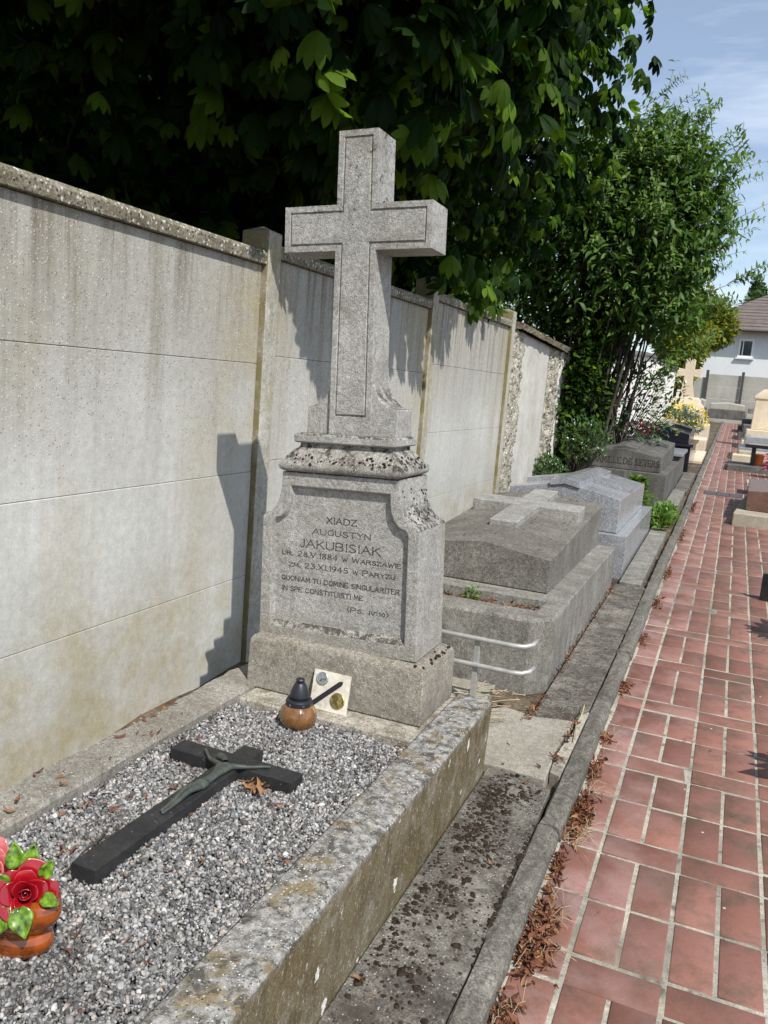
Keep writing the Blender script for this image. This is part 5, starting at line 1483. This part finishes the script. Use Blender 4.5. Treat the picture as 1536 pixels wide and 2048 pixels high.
def build_leaves(name, tmpl, pos, fwd, nrm, size, tint, mat, parent):
    V_, F_, T_ = scatter(tmpl[0], tmpl[1], pos, frames(fwd, nrm)*size[:, None, None], tint)
    return link_mesh(name, np_mesh(name, V_, F_, T_), mat, parent, smooth=False)
def ellipsoid_pts(n, c, r, lo=.55):
    d = rng.normal(size=(n, 3)); d /= np.linalg.norm(d, axis=1, keepdims=True)
    q_ = (rng.uniform(lo**3, 1, n))**(1/3)
    return np.array(c)+d*q_[:, None]*np.array(r), d, q_
def limbs(name, mat, parent, base, ends, r0, sag=.0):
    b = MB()
    for e in ends:
        base_, e = Vector(base), Vector(e)
        m1 = base_.lerp(e, .4)+Vector((rng.normal()*.1, rng.normal()*.1, .25*(e-base_).length*.4)); m2 = base_.lerp(e, .75)+Vector((rng.normal()*.1, rng.normal()*.1, .12*(e-base_).length*.4))
        b.tube([base_, m1, m2, e], [r0, r0*.7, r0*.45, r0*.15], 7)
    return b.build(name, mat, parent, smooth=True)

# horse chestnuts behind the fence, hanging over it
ct_ = empty("chestnut_tree", (-2.2, 6.5, 0.1), "big dark horse chestnut tree hanging over the concrete fence behind the tall cross", "tree")
b = MB(); b.tube([(-2.2,6.5,-.05),(-2.15,6.5,1.2),(-2.25,6.45,2.6),(-2.1,6.6,4.2),(-2.2,6.5,6.0)], [.30,.24,.21,.16,.06], 12); b.build("trunk", M['bark'], ct_, smooth=True)
limbs("limbs", M['bark'], ct_, (-2.2,6.5,2.4), [(-.4,4.2,3.6),(.3,6.0,3.4),(-.2,8.4,3.6),(-3.4,4.0,3.9),(-1.3,3.0,4.0),(-4.4,6.5,4.2),(.4,7.0,4.6),(-.5,5.2,5.4)], .10)
C1, R1_ = np.array([-1.75, 6.3, 4.9]), np.array([2.62, 4.9, 3.10])
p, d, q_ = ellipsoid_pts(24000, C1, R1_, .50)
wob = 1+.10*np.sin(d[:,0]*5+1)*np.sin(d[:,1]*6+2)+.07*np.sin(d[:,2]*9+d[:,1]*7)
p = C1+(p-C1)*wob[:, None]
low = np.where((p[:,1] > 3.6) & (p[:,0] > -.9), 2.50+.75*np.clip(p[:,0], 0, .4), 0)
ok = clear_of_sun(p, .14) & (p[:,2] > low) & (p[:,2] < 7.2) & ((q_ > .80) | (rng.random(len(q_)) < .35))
p, d, q_ = p[ok], d[ok], q_[ok]
# a lobe that reaches out towards the path, in full sun, and shades the second and third bay
pl_, dl_, ql_ = ellipsoid_pts(6500, (-.05, 4.45, 4.15), (1.2, 2.05, 1.85), .6)
lowl = np.where(pl_[:,1] > 4.4, 2.56+.7*np.clip(pl_[:,0], 0, .4), 2.52)
ok = clear_of_sun(pl_, .10) & (pl_[:,2] > lowl)
p = np.concatenate([p, pl_[ok]]); d = np.concatenate([d, dl_[ok]]); q_ = np.concatenate([q_, np.full(ok.sum(), 1.0)])
pl_, dl_, ql_ = ellipsoid_pts(420, (.58, 3.3, 2.95), (.5, .5, .6), .2)
ok = clear_of_sun(pl_, .08)
p = np.concatenate([p, pl_[ok]]); d = np.concatenate([d, dl_[ok]]); q_ = np.concatenate([q_, np.full(ok.sum(), 1.0)])
# sprays that hang lower, in front of and above the second and third bay
pe = np.stack([rng.uniform(-.2, .16, 70), rng.uniform(5.2, 7.4, 70), rng.uniform(2.1, 2.5, 70)], 1)
de = np.tile([.6, -.4, -.4], (70, 1)); ok = clear_of_sun(pe, .15) & (pe[:,2]-1.56*np.maximum(pe[:,0], 0) < 2.6)
p = np.concatenate([p, pe[ok]]); d = np.concatenate([d, de[ok]]); q_ = np.concatenate([q_, np.ones(ok.sum())])
# leaves added out of view, high up, to shade the underside of the crown
ph = np.stack([rng.uniform(-2.5, 3.4, 9000), rng.uniform(-1.5, 6.5, 9000), rng.uniform(3.0, 8.6, 9000)], 1)
za_ = ph[:,2]-1.56*ph[:,0]
ok = clear_of_sun(ph, .50) & (ph[:,2] > 1.75+.66*np.maximum(ph[:,1], 0)+.25*np.maximum(ph[:,0]-1, 0)) & (za_ < 7) & (ph[:,2] < 8.4-.12*(ph[:,0]-0)**2) & (ph[:,1]+.85*ph[:,0] < 3.9)
p = np.concatenate([p, ph[ok]]); d = np.concatenate([d, np.tile([.5, -.5, .3], (ok.sum(), 1))]); q_ = np.concatenate([q_, np.full(ok.sum(), .9)])
k = len(p)
f = d*np.array([1, 1, .25])+rng.normal(size=(k, 3))*.62+np.array([.15, -.05, -.38])
nr = np.array([.25, -.2, 1.0])+d*.35+rng.normal(size=(k, 3))*.42
sz = rng.uniform(.095, .175, k)*np.where(p[:,2] > 1.75+.66*np.maximum(p[:,1], 0)+.25*np.maximum(p[:,0]-1, 0), 1.35, 1.0)
build_leaves("crown", PALM, p, f, nr, sz, np.clip(rng.beta(1.7, 2.0, k)+.3*(q_-.85), 0, 1), M['chestnut'], ct_)  # outer leaves are tinted lighter to look sunlit, inner ones darker
print("chestnut leaves", k)

c2 = empty("chestnut_tree", (-7.5, 9.0, 0.1), "second dark chestnut deep in shade farther behind the left of the fence", "tree")
b = MB(); b.tube([(-7.5,9,-.05),(-7.4,9,2),(-7.5,9.1,5)], [.3,.25,.12], 10); b.build("trunk", M['bark'], c2, smooth=True)
limbs("limbs", M['bark'], c2, (-7.5,9,2.2), [(-5.6,7.5,3.6),(-6,10.5,4),(-9.5,8,4),(-7,7,5)], .1)
p, d, q_ = ellipsoid_pts(5200, (-7.2, 9.5, 4.0), (4.6, 4.6, 3.9), .45)
ok = (p[:,2] > .3) & (p[:,0] < -.8); p, d, q_ = p[ok], d[ok], q_[ok]; k = len(p)
build_leaves("crown", PALM, p, d*np.array([1,1,.2])+rng.normal(size=(k,3))*.4+np.array([.2,-.2,-.35]), np.array([.2,-.2,1.])+d*.3+rng.normal(size=(k,3))*.3, rng.uniform(.26, .42, k), np.clip(rng.beta(2, 3, k), 0, 1), M['chestnut'], c2)
hd = empty("hedge", (-2.6, 3.5, 0.0), "dark shaded undergrowth hedge close behind the left part of the fence", "hedge")
p = np.stack([rng.uniform(-4.6, -1.3, 5200), rng.uniform(-.5, 6.6, 5200), rng.uniform(.2, 2.9, 5200)], 1)
p = p[p[:,2] < 2.9-.25*np.abs(np.sin(p[:,1]*2.1))-.2*(p[:,0]+1.3)*0]; k = len(p)
build_leaves("foliage", BIG, p, rng.normal(size=(k,3))+np.array([.5,-.5,-.2]), np.array([.2,-.2,1.])+rng.normal(size=(k,3))*.4, rng.uniform(.14, .3, k), np.clip(rng.beta(2, 3, k), 0, 1), M['chestnut'], hd)
b = MB()
for y in np.arange(0, 6.4, .8): b.tube([(-2.5+rng.normal()*.3, y, -.1), (-2.5+rng.normal()*.4, y+rng.normal()*.2, 2.2)], [.03, .01], 6)
b.build("stems", M['bark'], hd)

# the tall butterfly bush at the end of the old wall
bb = empty("butterfly_bush", (0.25, 11.2, gz(11.2)), "tall arching butterfly bush with narrow leaves past the old stone wall", "shrub")
sb = MB(); lp, lf, lnr, lsz, lt = [], [], [], [], []
def shoot(p0, d0, L, bend, nl, ls, r0, stem=True):
    p_ = Vector(p0); d_ = Vector(d0).normalized(); path = [p_.copy()]; nseg = max(4, int(L/.12))
    for i in range(nseg):
        d_ = (d_+Vector(bend)*(1.0/nseg)+Vector(rng.normal(size=3)*.05)).normalized()
        p_ = p_+d_*(L/nseg); path.append(p_.copy())
    if stem: sb.tube(path[::2] if len(path) > 6 else path, [r0*(1-.85*i/(len(path[::2] if len(path) > 6 else path)-1)) for i in range(len(path[::2] if len(path) > 6 else path))], 5)
    for i in range(nl):
        t_ = .12+.88*(i//2+.5)/(nl/2); j = min(len(path)-2, int(t_*nseg)); q0 = path[j].lerp(path[j+1], t_*nseg-j) if t_*nseg-j <= 1 else path[j+1]
        dd = (path[j+1]-path[j]).normalized()
        sd = dd.cross(Vector((0,0,1))); sd = sd.normalized() if sd.length > .05 else Vector((1,0,0))
        up_ = sd.cross(dd)
        a = (i//2)*1.57+(math.pi if i % 2 else 0)+rng.normal()*.25
        out = sd*math.cos(a)+up_*math.sin(a)
        fv = out*.85+dd*.55+Vector((0,0,-.22))
        lp.append(q0[:]); lf.append(fv[:]); lnr.append((Vector((.25,-.2,1))+dd*.3+Vector(rng.normal(size=3)*.25))[:]); lsz.append(ls*rng.uniform(.7, 1.2)*(1-.35*t_)); lt.append(float(np.clip(rng.normal(.45, .2)+.12*t_, 0, 1)))
    return path
ends = []
for k in range(105):
    az = rng.uniform(-math.pi, math.pi)
    ex = .35+1.45*math.cos(az)*rng.uniform(.25, 1.0)+(.12 if math.cos(az) > 0 else 0); ey = 11.2+1.3*math.sin(az)*rng.uniform(.25, 1.0)
    rr = math.hypot((ex-.4)/1.6, (ey-11.2)/1.35)
    ez = 5.05-1.9*rr*rr*rng.uniform(.4, 1.25)+rng.normal()*.18
    if ex < .3: ez -= .5*(.3-ex)
    ends.append((ex, ey, max(1.9, ez)))
for (px, pz) in ((1.05,5.15),(1.28,5.0),(.8,5.05),(1.6,4.75),(1.85,4.45),(1.96,4.05),(1.9,3.6),(2.02,3.15),(1.75,2.85),(1.62,2.45),(1.5,2.15)): ends.append((px, 11.0+rng.normal()*.3, pz))
for e in ends:
    e = Vector(e); b0 = Vector((.22+rng.normal()*.22, 11.2+rng.normal()*.25, gz(11.2)-.05))
    d0 = Vector(((e.x-b0.x)*.22, (e.y-b0.y)*.22, 1))
    hgt = e.z-b0.z
    mid = b0+Vector(((e.x-b0.x)*.35, (e.y-b0.y)*.35, hgt*.66))
    sb.tube([b0, b0.lerp(mid, .5)+Vector((rng.normal()*.03, rng.normal()*.03, .1)), mid], [.018, .014, .010], 5)
    out = (e-mid)
    shoot(mid, out.normalized()+Vector((0,0,.25)), out.length*1.05, (out.x*.2, out.y*.2, -.45), 34, .118, .009)
    for j in range(7):
        t_ = rng.uniform(.1, .95); q0 = mid.lerp(e, t_); a = rng.uniform(0, 6.28)
        dd = Vector((math.cos(a), math.sin(a), .5))+out.normalized()*.9
        shoot(q0, dd, rng.uniform(.3, .6), (0, 0, -.5), 24, .105, .004)
p, d, q_ = ellipsoid_pts(9000, (.22, 11.25, 3.40), (1.32, 1.2, 1.40), .2)
for (c_, r_, n_) in (((1.10, 11.05, 3.70), (.68, .8, 1.0), 2100), ((1.0, 11.0, 2.65), (.60, .6, .45), 1200), ((.75, 11.1, 4.45), (.6, .7, .5), 800)):
    p2, d2, _q = ellipsoid_pts(n_, c_, r_, .1)
    p = np.concatenate([p, p2]); d = np.concatenate([d, d2])
ok = p[:,2] > 1.5; p, d = p[ok], d[ok]; k = len(p)
lp = np.concatenate([np.array(lp), p]); lf = np.concatenate([np.array(lf), rng.normal(size=(k,3))+d*.5+np.array([0,0,-.3])]); lnr = np.concatenate([np.array(lnr), np.array([.2,-.2,1.])+rng.normal(size=(k,3))*.4])
lsz = np.concatenate([np.array(lsz), rng.uniform(.08, .145, k)]); lt = np.concatenate([np.array(lt), np.clip(rng.normal(.35, .2, k), 0, 1)])
okz = lp[:,2] > 1.45
build_leaves("foliage", LANCE, lp[okz], lf[okz], lnr[okz], lsz[okz], lt[okz], M['budd'], bb)
sb.build("stems", M['bark'], bb)
print("bush leaves", int(okz.sum()))

def shrub(name, label, cat, c, r, n, tmpl, ls, mat, stems=14, base=None, lo=.25, up_=.4, tint=(.5,.22), group=None, zmin=None):
    base = base or (c[0], c[1], gz(c[1])-.02)
    e = empty(name, base, label, cat, group)
    p, d, q_ = ellipsoid_pts(n, c, r, lo)
    wob = 1+.16*np.sin(d[:,0]*6+c[0]*3)*np.sin(d[:,1]*5+d[:,2]*6+c[1])
    p = np.array(c)+(p-np.array(c))*wob[:, None]
    ok = p[:,2] > (zmin if zmin is not None else gz(c[1])+.03); p, d, q_ = p[ok], d[ok], q_[ok]; k = len(p)
    f = d+rng.normal(size=(k,3))*.5+np.array([0,0,up_]); nr = np.array([.2,-.2,1.])+d*.4+rng.normal(size=(k,3))*.35
    build_leaves("foliage", tmpl, p, f, nr, ls*rng.uniform(.65, 1.3, k), np.clip(rng.normal(tint[0], tint[1], k), 0, 1), mat, e)
    b = MB()
    for i in rng.choice(k, min(k, stems), replace=False):
        b.tube([base, Vector(base).lerp(Vector(p[i]), .5)+Vector((0,0,.05*r[2])), p[i]], [max(.004, .018*r[2]), max(.003, .012*r[2]), .003], 5)
    b.build("stems", M['bark'], e)
    return e
shrub("glossy_shrub", "loose glossy leaved shrub in front of the whitewashed wall", "shrub", (.72, 11.6, 1.40), (.70, .8, .60), 1500, OVAL, .062, M['box'], 60, (.45, 11.7, gz(11.7)), .1)
shrub("glossy_shrub", "small glossy leaved shrub leaning over the soot streaked tomb", "shrub", (.46, 10.0, .98), (.32, .30, .26), 620, OVAL, .045, M['box'], 30, (.35, 9.95, gz(9.95)), .1)
shrub("low_bush", "low dense green bush at the foot of the old stone wall", "bush", (.16, 9.50, .55), (.22, .26, .22), 1200, OVAL, .04, M['box'], 20, (.15, 9.6, gz(9.6)), .2)
shrub("ivy", "dark ivy leaves climbing among the butterfly bush stems", "ivy", (.16, 10.85, 1.62), (.42, .45, 1.20), 3600, OVAL, .085, M['chestnut'], 12, (.0, 10.8, gz(10.8)), .1, 0)
shrub("weed_patch", "bright green weeds growing between two tombs beside the kerb", "weeds", (1.50, 9.05, gz(9)+.05), (.13, .62, .13), 1300, OVAL, .055, M['weed'], 30, None, .05, .8)
shrub("weed_tuft", "small green weed sprouting in the leaf filled planter", "weed", (.93, 4.02, .42), (.05, .05, .05), 70, OVAL, .022, M['weed'], 8, (.93, 4.02, .37), .05, .8, zmin=.38)
# conifer seedling behind the granite tomb
cf = empty("conifer_seedling", (1.27, 9.0, gz(9)), "little conifer seedling standing between the granite tomb and the soot streaked one", "conifer")
p = []; f = []
for h_ in np.linspace(.05, .44, 22):
    for a in np.linspace(0, 6.28, 30):
        L = (.20*(1-h_/.5)**.8+.012); t_ = rng.uniform(.1, 1)
        p.append((1.21+L*t_*math.cos(a), 9.0+L*t_*math.sin(a), gz(9)+h_+.06*t_*L/.2)); f.append((math.cos(a), math.sin(a), .6))
p = np.array(p); f = np.array(f); k = len(p)
build_leaves("foliage", LANCE, p+rng.normal(size=(k,3))*.012, f+rng.normal(size=(k,3))*.3, np.tile([0,0,1.], (k,1))+rng.normal(size=(k,3))*.3, rng.uniform(.05, .09, k), np.clip(rng.normal(.5, .2, k), 0, 1), M['weed'], cf)
b = MB(); b.tube([(1.21,9,gz(9)-.02),(1.21,9,gz(9)+.44)], [.012,.004], 6); b.build("stem", M['bark'], cf)
# faded flowers at the head of the soot streaked tomb
fl = shrub("flower_bunch", "faded pink and orange flowers lying on the soot streaked tomb lid", "flowers", (.86, 12.2, 1.07), (.22, .18, .10), 160, OVAL, .055, M['redflower'], 8, (.86, 12.2, .98), .05, .6, zmin=.97)
# silver plant with yellow flowers
yf_ = shrub("yellow_flowers", "silver leaved bush covered in yellow flowers before the cream monument", "flowers", (.98, 21.0, .98), (.38, .38, .36), 1200, LANCE, .11, M['silverleaf'], 60, None, .1, 1.0)
p, d, q_ = ellipsoid_pts(420, (.98, 21.0, 1.02), (.54, .48, .48), .85)
ok = p[:,2] > .95; p, d = p[ok], d[ok]; k = len(p)
build_leaves("blossoms", OVAL, p, d+rng.normal(size=(k,3)), np.array([0,-.5,1.])+rng.normal(size=(k,3))*.5, rng.uniform(.05, .085, k), rng.random(k), M['yellowflower'], yf_)

def bgtree(name, label, c, r, n, ls, mat, tmpl=OVAL, trunk=.12, lo=.5, group=None, nb=6, tint=(.5,.2)):
    base = (c[0], c[1], min(gz(min(c[1], 36)), c[2]-r[2]-.3)-.05)
    e = empty(name, base, label, "tree", group)
    ps, ds = [], []
    for i in range(nb):              # uneven: a crown of several clumps
        a = rng.uniform(0, 6.28); h_ = rng.uniform(-.65, .7)
        cc = np.array(c)+np.array(r)*np.array([math.cos(a)*.5*(1-abs(h_)*.4), math.sin(a)*.5*(1-abs(h_)*.4), h_])*.85
        p, d, q_ = ellipsoid_pts(n//nb, cc, np.array(r)*rng.uniform(.42, .62), lo)
        ps.append(p); ds.append(d)
    p = np.concatenate(ps); d = np.concatenate(ds); k = len(p)
    f = d+rng.normal(size=(k,3))*.6; nr = np.array([.2,-.2,1.])+d*.6+rng.normal(size=(k,3))*.3
    build_leaves("crown", tmpl, p, f, nr, ls*rng.uniform(.6, 1.3, k), np.clip(rng.normal(tint[0], tint[1], k), 0, 1), mat, e)
    b = MB(); b.tube([base, (c[0], c[1], c[2]), (c[0], c[1], c[2]+r[2]*.6)], [trunk, trunk*.7, trunk*.2], 8); b.build("trunk", M['bark'], e, smooth=True)
    return e
bgtree("broadleaf_tree", "mid green tree seen beyond the fence between chestnut and butterfly bush", (-3.3, 17.5, 3.9), (2.6, 2.2, 2.2), 9000, .13, M['farleaf'], nb=9, group="background trees")
bgtree("broadleaf_tree", "sunlit green tree low behind the old stone wall", (-2.6, 14.0, 2.6), (1.5, 1.5, 1.2), 4000, .10, M['budd'], nb=7, group="background trees")
bgtree("golden_tree", "bright yellow green tree behind the cream cross", (-.15, 33.0, 3.3), (1.5, 1.2, 1.35), 5000, .17, M['yellowleaf'], nb=8, group="background trees", tint=(.6, .25))
bgtree("golden_tree", "pale yellow green crown rising beside the house roof", (.2, 40.0, 5.2), (1.75, 1.5, 1.75), 5000, .2, M['yellowleaf'], nb=8, group="background trees", tint=(.35, .25))
bgtree("broadleaf_tree", "dark green trees behind the house roof ridge", (5.2, 80.0, 8.4), (4.6, 3, 3.4), 6000, .5, M['farleaf'], nb=9, group="background trees")
pt = bgtree("poplar", "slender dark poplar standing above the far trees", (2.55, 92.0, 11.4), (1.15, 1.1, 3.6), 4200, .38, M['farleaf'], nb=10, group="background trees")

# potted plants that stand just right of the path
def potplant(x, y, label, h_, r_):
    z = gz(y)-.02
    e = empty("potted_plant", (x, y, z), label, "potted plant", "potted plants right of the path")
    b = MB(); b.lathe([(.06,0),(.085,.13),(.095,.13),(.095,.155),(.08,.155)], (x, y, z), 24); b.build("pot", M['redgranite'], e)
    n_ = 170; az = rng.uniform(0, 6.28, n_); t_ = rng.uniform(.1, 1, n_)
    p = np.stack([x+r_*t_*np.cos(az)*.6, y+r_*t_*np.sin(az)*.6, z+.15+h_*rng.uniform(.1, .8, n_)], 1)
    f = np.stack([np.cos(az), np.sin(az), rng.uniform(.2, 1.0, n_)], 1)
    build_leaves("foliage", LANCE, p, f, np.tile([0,0,1.], (n_,1))+rng.normal(size=(n_,3))*.3, rng.uniform(.10, .2, n_), rng.random(n_), M['budd'], e)
potplant(2.80, 3.30, "potted leafy plant at the right edge of the path close to the viewer", .36, .2)
potplant(2.82, 5.35, "potted leafy plant right of the path before the black plaque", .42, .22)
fp2 = shrub("flower_pot_bloom", "bunch of magenta flowers at the right edge before the black slab bench", "flowers", (2.78, 15.3, .62), (.16, .16, .16), 200, OVAL, .07, M['redflower'], 8, (2.78, 15.3, gz(15.3)), .2, .6, zmin=.5)
